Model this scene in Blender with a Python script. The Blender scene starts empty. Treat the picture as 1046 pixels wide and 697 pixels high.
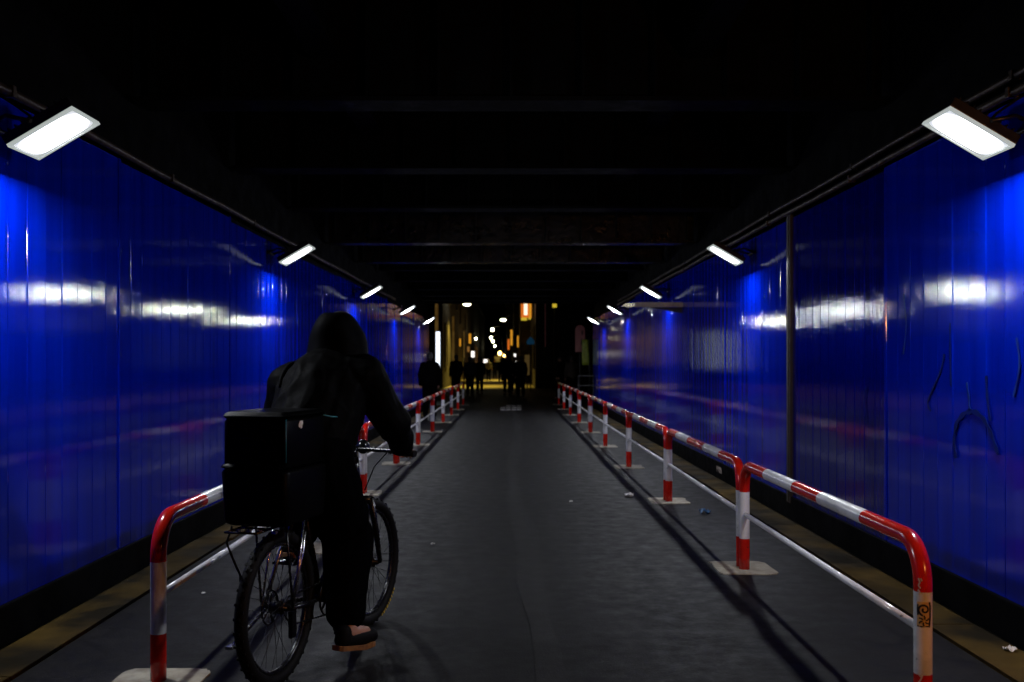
import bpy, bmesh, math, random
from mathutils import Vector, Matrix, noise
random.seed(7)
PI = math.pi
scene = bpy.context.scene
COL = scene.collection

# ------------------------------------------------------------------ helpers
def tag(o, label=None, cat=None, group=None, kind=None):
    if label: o['label'] = label
    if cat: o['category'] = cat
    if group: o['group'] = group
    if kind: o['kind'] = kind
    return o

def thing(name, label, cat, loc=(0, 0, 0), rz=0.0, group=None):
    o = bpy.data.objects.new(name, None)
    o.empty_display_size = 0.2
    COL.objects.link(o)
    o.location = loc
    o.rotation_euler = (0, 0, rz)
    return tag(o, label, cat, group)

def copy_tree(o, parent=None):
    c = o.copy()
    COL.objects.link(c)
    if parent is not None:
        c.parent = parent
    for ch in list(o.children):
        copy_tree(ch, c)
    return c

class MB:
    """collects shapes, then links them as one mesh object"""
    def __init__(self):
        self.v = []; self.f = []; self.m = []; self.s = []
    def add(self, vs, fs, mat=0, smooth=False):
        b = len(self.v)
        self.v += [Vector(p) for p in vs]
        for f in fs:
            self.f.append([b + i for i in f]); self.m.append(mat); self.s.append(smooth)
        return self
    def box(self, c, size, rot=None, mat=0, taper=(1, 1)):
        hx, hy, hz = size[0] / 2, size[1] / 2, size[2] / 2
        vs = [Vector((x * hx * (taper[0] if z > 0 else 1), y * hy * (taper[1] if z > 0 else 1), z * hz)) for z in (-1, 1) for y in (-1, 1) for x in (-1, 1)]
        if rot is not None: vs = [rot @ p for p in vs]
        c = Vector(c)
        return self.add([p + c for p in vs], [(0, 2, 3, 1), (4, 5, 7, 6), (0, 1, 5, 4), (2, 6, 7, 3), (0, 4, 6, 2), (1, 3, 7, 5)], mat)
    def tube(self, path, r, n=12, closed=False, caps=True, matf=None, mat=0):
        P = [Vector(p) for p in path]
        N = len(P)
        R = r if hasattr(r, '__len__') else [r] * N
        T = []
        for i in range(N):
            if closed: t = P[(i + 1) % N] - P[i - 1]
            else: t = P[min(i + 1, N - 1)] - P[max(i - 1, 0)]
            T.append(t.normalized())
        ref = Vector((0, 0, 1)) if abs(T[0].z) < .9 else Vector((1, 0, 0))
        u = T[0].cross(ref).normalized()
        vs = []
        for i in range(N):
            u = (u - T[i] * u.dot(T[i])).normalized()
            w = T[i].cross(u)
            for k in range(n):
                a = 2 * PI * k / n
                vs.append(P[i] + (u * math.cos(a) + w * math.sin(a)) * R[i])
        b = len(self.v)
        self.v += vs
        for i in range(N if closed else N - 1):
            j = (i + 1) % N
            m = matf((P[i] + P[j]) / 2) if matf else mat
            for k in range(n):
                k2 = (k + 1) % n
                self.f.append([b + i * n + k, b + i * n + k2, b + j * n + k2, b + j * n + k]); self.m.append(m); self.s.append(True)
        if caps and not closed:
            m0 = matf(P[0]) if matf else mat
            self.f.append([b + k for k in reversed(range(n))]); self.m.append(m0); self.s.append(False)
            self.f.append([b + (N - 1) * n + k for k in range(n)]); self.m.append(m0); self.s.append(False)
        return self
    def ball(self, c, r, nu=14, nv=9, mat=0):
        R = r if hasattr(r, '__len__') else (r, r, r)
        vs = [(c[0], c[1], c[2] - R[2])]
        for j in range(1, nv):
            t = -PI / 2 + PI * j / nv
            for i in range(nu):
                a = 2 * PI * i / nu
                vs.append((c[0] + R[0] * math.cos(t) * math.cos(a), c[1] + R[1] * math.cos(t) * math.sin(a), c[2] + R[2] * math.sin(t)))
        vs.append((c[0], c[1], c[2] + R[2]))
        fs = []
        for i in range(nu): fs.append((0, 1 + (i + 1) % nu, 1 + i))
        for j in range(nv - 2):
            for i in range(nu):
                a = 1 + j * nu + i; b = 1 + j * nu + (i + 1) % nu
                fs.append((a, b, b + nu, a + nu))
        e = len(vs) - 1; s = 1 + (nv - 2) * nu
        for i in range(nu): fs.append((e, s + i, s + (i + 1) % nu))
        return self.add(vs, fs, mat, True)
    def capsule(self, a, b, ra, rb, n=14):
        a = Vector(a); b = Vector(b)
        d = b - a
        L = d.length
        path = []; rad = []
        t = d.normalized()
        for k in range(5):
            q = -PI / 2 + PI / 2 * (k + .15) / 4.15
            path.append(a + t * ra * math.sin(q)); rad.append(max(ra * math.cos(q), 1e-4))
        path.append(a.lerp(b, .5)); rad.append((ra + rb) / 2)
        for k in range(5):
            q = PI / 2 * k / 4.15
            path.append(b + t * rb * math.sin(q)); rad.append(max(rb * math.cos(q), 1e-4))
        return self.tube(path, rad, n)
    def mesh(self, name):
        me = bpy.data.meshes.new(name)
        me.from_pydata([tuple(p) for p in self.v], [], self.f)
        me.polygons.foreach_set('material_index', self.m)
        me.polygons.foreach_set('use_smooth', self.s)
        me.update()
        return me
    def build(self, name, mats, parent=None, bevel=0.0, label=None):
        me = self.mesh(name)
        if not isinstance(mats, (list, tuple)): mats = [mats]
        for m in mats: me.materials.append(m)
        if bevel > 0:
            bm = bmesh.new(); bm.from_mesh(me)
            bmesh.ops.bevel(bm, geom=[e for e in bm.edges if e.is_manifold and e.calc_face_angle(0) > .5], offset=bevel, segments=2, affect='EDGES', profile=.7)
            bm.to_mesh(me); bm.free()
        o = bpy.data.objects.new(name, me)
        COL.objects.link(o)
        if parent is not None: o.parent = parent
        if label: o['label'] = label
        return o

def remesh(mb, name, mat, parent=None, voxel=.012, smooth=6, fold=0.0, fscale=9.0):
    """overlapping limbs grown together into one continuous skin"""
    me = mb.mesh(name)
    tmp = bpy.data.objects.new('tmp_body', me)
    COL.objects.link(tmp)
    m = tmp.modifiers.new('r', 'REMESH'); m.mode = 'VOXEL'; m.voxel_size = voxel; m.use_smooth_shade = True
    s = tmp.modifiers.new('s', 'SMOOTH'); s.iterations = smooth; s.factor = .5
    dg = bpy.context.evaluated_depsgraph_get()
    out = bpy.data.meshes.new_from_object(tmp.evaluated_get(dg))
    bpy.data.objects.remove(tmp)
    out.name = name
    if fold > 0:
        nrm = [v.normal.copy() for v in out.vertices]
        for v, n in zip(out.vertices, nrm):
            p = v.co
            q = Vector((p.x * fscale, p.y * fscale, p.z * fscale * .55))
            v.co = p + n * fold * (1 - 2 * abs(noise.noise(q)) + .5 * noise.noise(q * 2.3))
    out.polygons.foreach_set('use_smooth', [True] * len(out.polygons))
    out.materials.clear()
    out.materials.append(mat)
    o = bpy.data.objects.new(name, out)
    COL.objects.link(o)
    if parent is not None: o.parent = parent
    return o

# ------------------------------------------------------------------ materials
class NT:
    def __init__(self, name):
        self.m = bpy.data.materials.new(name)
        self.m.use_nodes = True
        self.t = self.m.node_tree
        self.b = self.t.nodes['Principled BSDF']
    def n(self, typ, **kw):
        nd = self.t.nodes.new(typ)
        for k, v in kw.items():
            if k in nd.inputs.keys(): nd.inputs[k].default_value = v
            else: setattr(nd, k, v)
        return nd
    def l(self, a, b): self.t.links.new(a, b)
    def coords(self, scale=(1, 1, 1)):
        tc = self.n('ShaderNodeTexCoord')
        mp = self.n('ShaderNodeMapping')
        mp.inputs['Scale'].default_value = scale
        self.l(tc.outputs['Object'], mp.inputs['Vector'])
        return mp.outputs['Vector']
    def noise(self, vec, scale, detail=4, rough=.55):
        nd = self.n('ShaderNodeTexNoise', Scale=scale, Detail=detail, Roughness=rough)
        self.l(vec, nd.inputs['Vector'])
        return nd.outputs['Fac']
    def ramp(self, fac, stops):
        r = self.n('ShaderNodeValToRGB')
        e = r.color_ramp.elements
        while len(e) < len(stops): e.new(.5)
        for k, (p, c) in enumerate(stops):
            e[k].position = p
            e[k].color = (c, c, c, 1) if not hasattr(c, '__len__') else (*c, 1)
        self.l(fac, r.inputs['Fac'])
        return r.outputs['Color']
    def bump(self, h, strength, dist, prev=None):
        b = self.n('ShaderNodeBump', Strength=strength, Distance=dist)
        self.l(h, b.inputs['Height'])
        if prev is not None: self.l(prev, b.inputs['Normal'])
        return b.outputs['Normal']

def mat(name, c1, c2=None, scale=12, rough=(.45, .65), metal=0.0, bump=.15, bdist=.003, coat=0.0, spec=.5, stops=(.35, .65)):
    t = NT(name)
    v = t.coords()
    c2 = c2 or tuple(x * .7 for x in c1)
    f = t.noise(v, scale)
    t.l(t.ramp(f, [(stops[0], c2), (stops[1], c1)]), t.b.inputs['Base Color'])
    f2 = t.noise(v, scale * 2.3, 3)
    t.l(t.ramp(f2, [(.3, rough[0]), (.7, rough[1])]), t.b.inputs['Roughness'])
    t.b.inputs['Metallic'].default_value = metal
    t.b.inputs['Specular IOR Level'].default_value = spec
    t.b.inputs['Coat Weight'].default_value = coat
    if bump: t.l(t.bump(t.noise(v, scale * 6, 5), bump, bdist), t.b.inputs['Normal'])
    return t.m

def emit(name, col, strength, col2=None, scale=6):
    t = NT(name)
    t.b.inputs['Base Color'].default_value = (*[min(.8, c) * .12 for c in col], 1)
    t.b.inputs['Emission Color'].default_value = (*col, 1)
    t.b.inputs['Emission Strength'].default_value = strength
    if col2:
        t.l(t.ramp(t.noise(t.coords(), scale, 2), [(.35, col2), (.65, col)]), t.b.inputs['Emission Color'])
    return t.m

def asphalt(name, c1, c2, spot=.012):
    t = NT(name)
    v = t.coords()
    big = t.noise(v, .55, 5, .6)
    fine = t.noise(v, 90, 3)
    mid = t.noise(v, 7, 6, .65)
    cb = t.ramp(big, [(.3, c2), (.7, c1)])
    mx = t.n('ShaderNodeMix', data_type='RGBA', blend_type='MULTIPLY')
    mx.inputs[0].default_value = 1
    t.l(cb, mx.inputs[6]); t.l(t.ramp(fine, [(.34, .45), (.6, 1.0), (.74, 2.6)]), mx.inputs[7])
    m2 = t.n('ShaderNodeMix', data_type='RGBA', blend_type='MULTIPLY')
    m2.inputs[0].default_value = 1
    t.l(mx.outputs[2], m2.inputs[6]); t.l(t.ramp(mid, [(.3, .72), (.6, 1.05)]), m2.inputs[7])
    # cracks
    vo = t.n('ShaderNodeTexVoronoi', feature='DISTANCE_TO_EDGE', Scale=.33)
    ns = t.n('ShaderNodeTexNoise', Scale=2.2, Detail=6)
    t.l(v, ns.inputs['Vector'])
    ad = t.n('ShaderNodeVectorMath', operation='MULTIPLY_ADD')
    ad.inputs[1].default_value = (.5, .5, .5)
    t.l(ns.outputs['Color'], ad.inputs[0]); t.l(v, ad.inputs[2])
    t.l(ad.outputs[0], vo.inputs['Vector'])
    m3 = t.n('ShaderNodeMix', data_type='RGBA', blend_type='MULTIPLY')
    m3.inputs[0].default_value = .75
    t.l(m2.outputs[2], m3.inputs[6]); t.l(t.ramp(vo.outputs['Distance'], [(0, .25), (.012, 1.0)]), m3.inputs[7])
    wearn = t.noise(t.coords((2.6, .06, 1)), 1.0, 4, .6)
    m4 = t.n('ShaderNodeMix', data_type='RGBA', blend_type='MULTIPLY'); m4.inputs[0].default_value = 1
    t.l(m3.outputs[2], m4.inputs[6]); t.l(t.ramp(wearn, [(.36, .62), (.5, 1.0), (.64, 1.4)]), m4.inputs[7])
    vg = t.n('ShaderNodeTexVoronoi', Scale=1.7); t.l(v, vg.inputs['Vector'])
    m5 = t.n('ShaderNodeMix', data_type='RGBA', blend_type='MULTIPLY'); m5.inputs[0].default_value = .8
    t.l(m4.outputs[2], m5.inputs[6]); t.l(t.ramp(vg.outputs['Distance'], [(.035, .3), (.05, 1.0)]), m5.inputs[7])
    t.l(m5.outputs[2], t.b.inputs['Base Color'])
    t.l(t.ramp(mid, [(.3, .50), (.7, .72)]), t.b.inputs['Roughness'])
    t.b.inputs['Specular IOR Level'].default_value = .14
    nb = t.bump(fine, .5, .003)
    nb = t.bump(mid, .10, .006, nb)
    t.l(nb, t.b.inputs['Normal'])
    return t.m

def blue_paint(name, c1, c2, bumpk=1.0):
    t = NT(name)
    v = t.coords()
    vs = t.coords((1, 3.2, .18))
    streak = t.noise(vs, 2.2, 5)
    t.l(t.ramp(streak, [(.3, c2), (.66, c1)]), t.b.inputs['Base Color'])
    t.b.inputs['Roughness'].default_value = .6
    t.b.inputs['Specular IOR Level'].default_value = .0
    t.b.inputs['Coat Weight'].default_value = 1.0
    t.b.inputs['Coat IOR'].default_value = 1.5
    wear = t.noise(v, 3.0, 6, .7)
    t.l(t.ramp(wear, [(.35, .036), (.7, .054)]), t.b.inputs['Coat Roughness'])
    # orange peel and fine dents in the sheet
    p1 = t.noise(t.coords((1, 1.8, .8)), 95, 4, .6)
    p2 = t.noise(t.coords((1, 1, .22)), 9, 3)
    nb = t.bump(p1, .4 * bumpk, .0004)
    nb = t.bump(t.noise(t.coords((1, 2.2, 1.1)), 42, 3, .6), .5 * bumpk, .00058, nb)
    nb = t.bump(p2, .30 * bumpk, .004, nb)
    t.l(nb, t.b.inputs['Coat Normal'])
    t.l(nb, t.b.inputs['Normal'])
    return t.m

M = {}
M['asphalt'] = asphalt('asphalt', (.0125, .0122, .0130), (.0046, .0046, .0052))
M['asphalt_patch'] = asphalt('asphalt_patch', (.0215, .021, .0215), (.0140, .0140, .0145))
M['asphalt_walk'] = asphalt('asphalt_walk', (.0125, .0112, .0104), (.0060, .0055, .0051))
M['asphalt_dark'] = asphalt('asphalt_dark', (.018, .018, .018), (.010, .010, .010))
M['paving'] = mat('street_paving', (.30, .25, .12), (.15, .12, .06), 1.4, (.5, .8), bump=.3)
M['dirt'] = mat('dark_ground', (.02, .02, .018), (.010, .010, .009), 2)
M['ochre'] = mat('ochre_edge_stone', (.082, .050, .010), (.012, .009, .004), 1.6, (.6, .9), spec=.08, stops=(.40, .64), bump=.5, bdist=.006)
M['blue'] = blue_paint('blue_wall_paint', (.0001, .0150, .50), (.0001, .007, .31))
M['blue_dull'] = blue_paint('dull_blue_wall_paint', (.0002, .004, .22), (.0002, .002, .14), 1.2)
M['plinth'] = mat('blackened_plinth', (.004, .004, .0045), (.002, .002, .002), 4, (.5, .8), spec=.02)
M['dark_concrete'] = mat('black_concrete', (.0022, .002, .002), (.001, .001, .001), 2.5, (.7, .95), spec=.05)  # near-black base for the deck and abutments
M['girder'] = mat('black_painted_steel', (.0025, .003, .003), (.001, .0012, .0012), 3, (.6, .9), spec=.06)  # near-black base for most of the bridge steel
M['girder_gloss'] = mat('glossy_dark_steel', (.004, .008, .008), (.001, .002, .002), 2, (.2, .5), bump=.6, bdist=.03, spec=.3)
M['pipe'] = mat('galvanised_pipe', (.09, .065, .045), (.03, .022, .018), 7, (.3, .55), metal=.6)
M['olive'] = mat('olive_steel', (.030, .025, .013), (.015, .012, .008), 6, (.4, .6))
M['beige'] = mat('beige_reflection', (.70, .58, .42), (.45, .36, .25), 9, (.4, .6))  # bright beige carries the tone of a warm reflection
def rail_paint(name, c1, c2):
    t = NT(name)
    v = t.coords()
    base = t.ramp(t.noise(v, 3), [(.3, c2), (.6, c1)])
    chip = t.ramp(t.noise(v, 21, 6, .7), [(.655, 0.0), (.68, 1.0)])
    grime = t.ramp(t.noise(t.coords((1, .4, 1)), 6, 5, .65), [(.35, .62), (.55, 1.0)])
    m1 = t.n('ShaderNodeMix', data_type='RGBA', blend_type='MULTIPLY'); m1.inputs[0].default_value = .8
    t.l(base, m1.inputs[6]); t.l(grime, m1.inputs[7])
    m2 = t.n('ShaderNodeMix', data_type='RGBA'); t.l(chip, m2.inputs[0]); t.l(m1.outputs[2], m2.inputs[6]); m2.inputs[7].default_value = (.05, .025, .015, 1)
    t.l(m2.outputs[2], t.b.inputs['Base Color'])
    t.l(t.ramp(t.noise(v, 9, 4), [(.3, .10), (.7, .26)]), t.b.inputs['Roughness'])
    nb = t.bump(chip, .6, -.0015)
    t.l(nb, t.b.inputs['Normal'])
    return t.m
M['red'] = rail_paint('red_rail_paint', (.60, .014, .006), (.48, .010, .005))
M['white'] = rail_paint('white_rail_paint', (.74, .73, .75), (.64, .63, .64))
M['concrete'] = mat('pale_concrete', (.42, .38, .29), (.24, .21, .16), 9, (.7, .95), bump=.5, bdist=.006)
M['sticker_ink'] = mat('sticker_ink', (.012, .010, .008), None, 40, (.3, .5))
M['sticker_paper'] = mat('sticker_paper', (.60, .40, .16), (.5, .33, .14), 30, (.4, .6))
M['scratch'] = mat('scratched_white', (.6, .5, .45), None, 30, (.4, .7))
M['housing'] = mat('lamp_housing', (.012, .012, .013), None, 20, (.3, .5), metal=.4)
M['lens_rim'] = emit('lens_rim_glow', (.80, .88, .85), .6)  # emission imitates lens light falling on the lamp frame
t = NT('lit_floodlight')
tc = t.n('ShaderNodeTexCoord'); sx = t.n('ShaderNodeSeparateXYZ'); t.l(tc.outputs['Generated'], sx.inputs[0])
pw = []
for ax_ in ('X', 'Y'):
    m1 = t.n('ShaderNodeMath', operation='MULTIPLY_ADD'); m1.inputs[1].default_value = 2; m1.inputs[2].default_value = -1; t.l(sx.outputs[ax_], m1.inputs[0])
    m2 = t.n('ShaderNodeMath', operation='ABSOLUTE'); t.l(m1.outputs[0], m2.inputs[0])
    m3 = t.n('ShaderNodeMath', operation='POWER'); m3.inputs[1].default_value = 3.2; t.l(m2.outputs[0], m3.inputs[0]); pw.append(m3)
m4 = t.n('ShaderNodeMath', operation='ADD'); t.l(pw[0].outputs[0], m4.inputs[0]); t.l(pw[1].outputs[0], m4.inputs[1])
mr = t.n('ShaderNodeMapRange', interpolation_type='SMOOTHSTEP'); t.l(m4.outputs[0], mr.inputs[0])
mr.inputs[1].default_value = .3; mr.inputs[2].default_value = 1.1; mr.inputs[3].default_value = 14; mr.inputs[4].default_value = .9
t.b.inputs['Emission Color'].default_value = (.90, .94, 1.0, 1)
t.l(mr.outputs[0], t.b.inputs['Emission Strength'])
M['flood'] = t.m
M['led'] = emit('lit_led_module', (.90, .94, 1.0), 1080)
M['cloth'] = mat('black_cloth', (.0025, .0025, .003), (.0015, .0015, .0018), 60, (.85, .98), spec=.0, bump=.3, bdist=.001)
M['jacket'] = mat('black_jacket_cloth', (.0016, .0016, .0018), (.0009, .0009, .001), 40, (.55, .75), spec=.022, bump=.25, bdist=.001)
M['piping'] = mat('cyan_piping', (.02, .22, .30), None, 40, (.3, .5))
M['skin'] = mat('skin', (.42, .22, .15), (.36, .18, .12), 30, (.45, .6))
M['hair'] = mat('black_hair', (.010, .008, .007), None, 60, (.4, .6))
M['sole'] = mat('gum_sole', (.26, .11, .025), (.15, .06, .015), 30, (.5, .7))
M['shoe'] = mat('dark_shoe', (.004, .0035, .0035), None, 40, (.6, .8), spec=.1)
M['rubber'] = mat('tyre_rubber', (.004, .004, .004), None, 40, (.6, .8), spec=.15)
M['alloy'] = mat('polished_alloy', (.62, .62, .63), (.5, .5, .5), 20, (.15, .3), metal=1.0)
M['spoke'] = mat('dark_spokes', (.03, .03, .034), None, 20, (.25, .4), metal=.9)
M['black_metal'] = mat('black_bike_metal', (.005, .005, .006), None, 20, (.18, .32), spec=.4)
M['yellow_print'] = mat('yellow_print', (.60, .42, .02), None, 30, (.4, .6))
M['crate'] = mat('black_crate_plastic', (.0012, .0012, .0014), None, 20, (.35, .5), spec=.04)
M['bag'] = mat('black_bag_vinyl', (.001, .001, .0012), None, 25, (.3, .5), spec=.05)
M['paper'] = mat('white_paper', (.75, .73, .70), None, 30, (.6, .8))
M['blue_plastic'] = mat('blue_plastic', (.03, .16, .40), None, 30, (.3, .5))
M['marking'] = mat('worn_road_paint', (.55, .52, .48), (.10, .10, .10), 9, (.6, .8), stops=(.38, .55))
M['graffiti'] = mat('dull_graffiti_paint', (.001, .010, .16), (.001, .006, .10), 14, (.5, .8), spec=.05)
M['graffiti_pale'] = mat('pale_graffiti_paint', (.006, .03, .26), (.004, .016, .18), 14, (.5, .8), spec=.05)
M['brick'] = mat('dark_facade', (.045, .034, .022), (.02, .016, .012), 2.0, (.6, .9))
M['facade'] = mat('tan_facade', (.11, .08, .04), (.05, .035, .02), 1.6, (.6, .9))
M['roof'] = mat('dark_roof', (.02, .02, .02), None, 3)
M['glass'] = mat('dark_window_glass', (.01, .012, .015), None, 3, (.05, .12))
M['frame'] = mat('window_frame', (.05, .045, .04), None, 8)
M['pole'] = mat('dark_pole', (.03, .03, .028), None, 8, (.4, .6), metal=.3)
M['win_warm'] = emit('warm_lit_window', (1.0, .50, .12), .35, (.45, .16, .03), 1.3)
M['win_yellow'] = emit('yellow_lit_window', (1.0, .68, .12), .25, (.5, .3, .05), 1.3)
M['street_glow'] = emit('lit_street_globe', (1.0, .92, .55), 40)
M['oval_glow'] = emit('lit_oval_lamp', (1.0, .94, .66), 14)
M['lantern_glow'] = emit('lit_lantern', (1.0, .58, .16), 14)
M['sign_core'] = emit('sign_white_core', (1.0, .82, .60), 1.8)
M['sign_orange'] = emit('sign_orange', (1.0, .22, .02), .8)
M['sign_amber'] = emit('sign_amber', (1.0, .42, .03), .8)
M['sign_yellow'] = emit('sign_yellow', (1.0, .72, .05), .7)
M['tube_white'] = emit('white_light_strip', (.80, .90, 1.0), 2.5)
M['shop_white'] = emit('white_shop_sign', (1.0, .93, .85), 2.0)
M['amber_wall_glow'] = emit('amber_lit_wall', (1.0, .60, .14), .12, (.35, .15, .02), 2)  # glow put in for a wall and columns lit by warm light
M['pink'] = emit('pink_lit_panel', (.85, .30, .30), .022, (.5, .15, .18), 4)
M['banner'] = mat('green_yellow_banner', (.30, .34, .03), (.16, .22, .02), 9)
M['facade_glow'] = emit('dim_wall_glow', (.8, .5, .15), .07)  # faint emission paints a lit piece of wall
M['blue_sign'] = emit('blue_sign_face', (.02, .16, .34), .12)
M['steel_dim'] = mat('grey_steel', (.035, .035, .035), None, 12, (.4, .6), metal=.3)

CAMZ = 1.45
F = 1017.0
def at(px, py, Y):
    return Vector(((px - 522) * Y / F, Y, CAMZ - (py - 370) * Y / F))

# ------------------------------------------------------------------ ground and road
def sheet(name, x0, x1, y0, y1, z, m, nx=1, ny=1):
    b = MB()
    vs = [(x0 + (x1 - x0) * i / nx, y0 + (y1 - y0) * j / ny, z) for j in range(ny + 1) for i in range(nx + 1)]
    fs = [(j * (nx + 1) + i, j * (nx + 1) + i + 1, (j + 1) * (nx + 1) + i + 1, (j + 1) * (nx + 1) + i) for j in range(ny) for i in range(nx)]
    b.add(vs, fs)
    return tag(b.build(name, m), kind='structure')

sheet('ground', -400, 400, -60, 440, -.030, M['dirt'])
sheet('road', -1.42, 1.42, -30, 37.5, 0.0, M['asphalt'])
b = MB()
for s in (-1, 1):
    b.add([(s * 1.42, -30, .0), (s * 2.28, -30, .0), (s * 2.28, 37.5, .0), (s * 1.42, 37.5, .0)], [(0, 1, 2, 3)] if s > 0 else [(3, 2, 1, 0)])
tag(b.build('pavement', M['asphalt_walk']), kind='structure')
sheet('crossing_road', -60, 60, 37.5, 53.2, -.006, M['asphalt_dark'])
sheet('street', -8, 6, 53.2, 420, -.002, M['paving'])

# trench repair down the middle of the road, a slightly wandering pale strip
b = MB()
pts = []
for k in range(70):
    y = -3.0 + k * .53
    xc = .12 + .05 * math.sin(y * .35) - .06 * math.exp(-((y - 12) / 4) ** 2) + .02 * math.sin(y * 1.7)
    w = .085 + .02 * math.sin(y * .8 + 1) + .01 * math.sin(y * 3.1)
    pts.append((xc - w, xc + w, y))
vs = []
for a_, c_, y in pts: vs += [(a_, y, .004), (c_, y, .004)]
b.add(vs, [(2 * k, 2 * k + 1, 2 * k + 3, 2 * k + 2) for k in range(len(pts) - 1)])
tag(b.build('road_repair_strip', M['asphalt_patch']), kind='structure')

# edge strips of ochre stone along the foot of the two walls
for s in (-1, 1):
    b = MB()
    y = -6.0
    while y < 31.5:
        L = 1.9 + random.uniform(-.3, .3)
        w = random.uniform(-.008, .008)
        z = random.uniform(.019, .023)
        b.box((s * (2.405 + w), y + L / 2, z / 2 - .01), (.26, L - .005, z + .02))
        y += L
    tag(b.build('kerb', M['ochre'], bevel=.006), kind='structure')

# worn painted block on the road near the far end
b = MB()
for r_ in range(3):
    for k in range(4):
        if r_ == 2 and k == 0: continue
        x = -.32 + k * .17 + random.uniform(-.01, .01)
        y = 29.9 + r_ * 1.35
        b.add([(x, y, .005), (x + .14, y, .005), (x + .14, y + .8 - .12 * random.random(), .005), (x, y + .8, .005)], [(0, 1, 2, 3)])
tag(b.build('road_marking', M['marking']), kind='structure')

# ------------------------------------------------------------------ blue walls
WX = 2.6
def wall(s, side):
    root = thing('panelled_wall', 'glossy blue ribbed panel wall ' + side, 'wall', (s * WX, 0, 0), group=None)
    y = 2.0
    edges = [2.0, 3.9, 6.6, 9.2, 12.1, 15.0, 17.9, 20.8, 23.7, 26.6, 29.4, 31.6] if s < 0 else [2.0, 4.4, 6.9, 9.2, 12.1, 15.0, 17.9, 20.8, 23.7, 26.6, 29.4, 31.6]
    for i in range(len(edges) - 1):
        y0, y1 = edges[i] + .006, edges[i + 1] - .006
        b = MB()
        n = max(1, round((y1 - y0) / .2))
        p = (y1 - y0) / n
        py = random.uniform(-.0011, .0011)          # whole panel hangs a touch out of true
        top = random.uniform(-.005, .005)
        zt = 2.80 + random.choice((0, 0, .02, -.02))
        if s < 0 and edges[i] >= 9: zt -= .05
        for k in range(n):
            a0 = y0 + k * p
            g = .006
            t1, t2 = random.uniform(-.0006, .0006), random.uniform(-.0006, .0006)
            tt = top + random.uniform(-.003, .003)
            cols = [(a0, .0045), (a0 + g, 0 + t1), (a0 + p - g, t2), (a0 + p, .0045)]
            vs = []
            for (yy, d) in cols:
                for (z, f) in ((.21, 0), (1.2, .4), (zt, 1)):
                    off = d + py * (yy - y0) + tt * f * (1 if .002 > d else .6)
                    vs.append((s * off, yy, z))
            fs = []
            for c in range(3):
                for r_ in range(2):
                    q = (c * 3 + r_, (c + 1) * 3 + r_, (c + 1) * 3 + r_ + 1, c * 3 + r_ + 1)
                    fs.append(q if s < 0 else q[::-1])
            b.add(vs, fs)
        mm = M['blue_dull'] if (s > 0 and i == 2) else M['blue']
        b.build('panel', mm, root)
    b = MB(); b.box((s * .03, 16.8, .105), (.10, 29.6, .21)); b.build('plinth', M['plinth'], root, bevel=.01)
    b = MB(); b.box((s * .27, 15.9, 2.2), (.44, 31.4, 4.42)); b.build('abutment', M['dark_concrete'], root)
    # cover strips over the open joints
    for e in edges[1:-1]:
        if random.random() < .75:
            b = MB(); b.box((-s * .003, e, 1.51), (.012, .035, 2.58)); b.build('joint_cover', M['blue'], root, bevel=.003)
    return root
wl = wall(-1, 'along the walkway beside the cyclist')
wr = wall(1, 'across the road from the cyclist, marked with graffiti')
# dim strip post where two panels meet on the right
b = MB(); b.box((WX - .012, 9.24, 1.48), (.03, .125, 2.66)); b.box((WX - .028, 9.24, 1.48), (.012, .05, 2.64))
tag(b.build('wall_post', M['olive']), 'dull olive steel post covering a wide joint of the blue wall with graffiti', 'post')

# graffiti strokes on the right wall (thin raised paint ribbons)
def stroke(pts, w, mat_, parent):
    b = MB()
    P = [Vector(p) for p in pts]
    vs = []
    for i, p in enumerate(P):
        t = (P[min(i + 1, len(P) - 1)] - P[max(i - 1, 0)]).normalized()
        nrm = Vector((0, -t.z, t.y)) * 1.3 * w * (0.5 + .15 * math.sin(i * 1.3))
        for dx in (-.0045, -.001):
            vs += [p + nrm + Vector((dx, 0, 0)), p - nrm + Vector((dx, 0, 0))]
    fs = []
    for i in range(len(P) - 1):
        a, c = i * 4, i * 4 + 4
        fs += [(a, a + 1, c + 1, c), (a + 2, c + 2, c + 3, a + 3), (a, c, c + 2, a + 2), (a + 1, a + 3, c + 3, c + 1)]
    b.add(vs, fs)
    return b.build('graffiti_stroke', mat_, parent)
def wp(px, py):          # a point of the right wall seen at that pixel, in the wall's frame
    Y = WX * F / (px - 522)
    return (-.006, Y, CAMZ - (py - 370) * Y / F)
def smooth_path(pts, n=6):
    out = []
    P = [Vector(p) for p in pts]
    for i in range(len(P) - 1):
        p0, p1, p2, p3 = P[max(i - 1, 0)], P[i], P[i + 1], P[min(i + 2, len(P) - 1)]
        for k in range(n):
            t = k / n
            out.append(.5 * ((2 * p1) + (p2 - p0) * t + (2 * p0 - 5 * p1 + 4 * p2 - p3) * t * t + (3 * p1 - p0 - 3 * p2 + p3) * t ** 3))
    out.append(P[-1])
    return out
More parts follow.
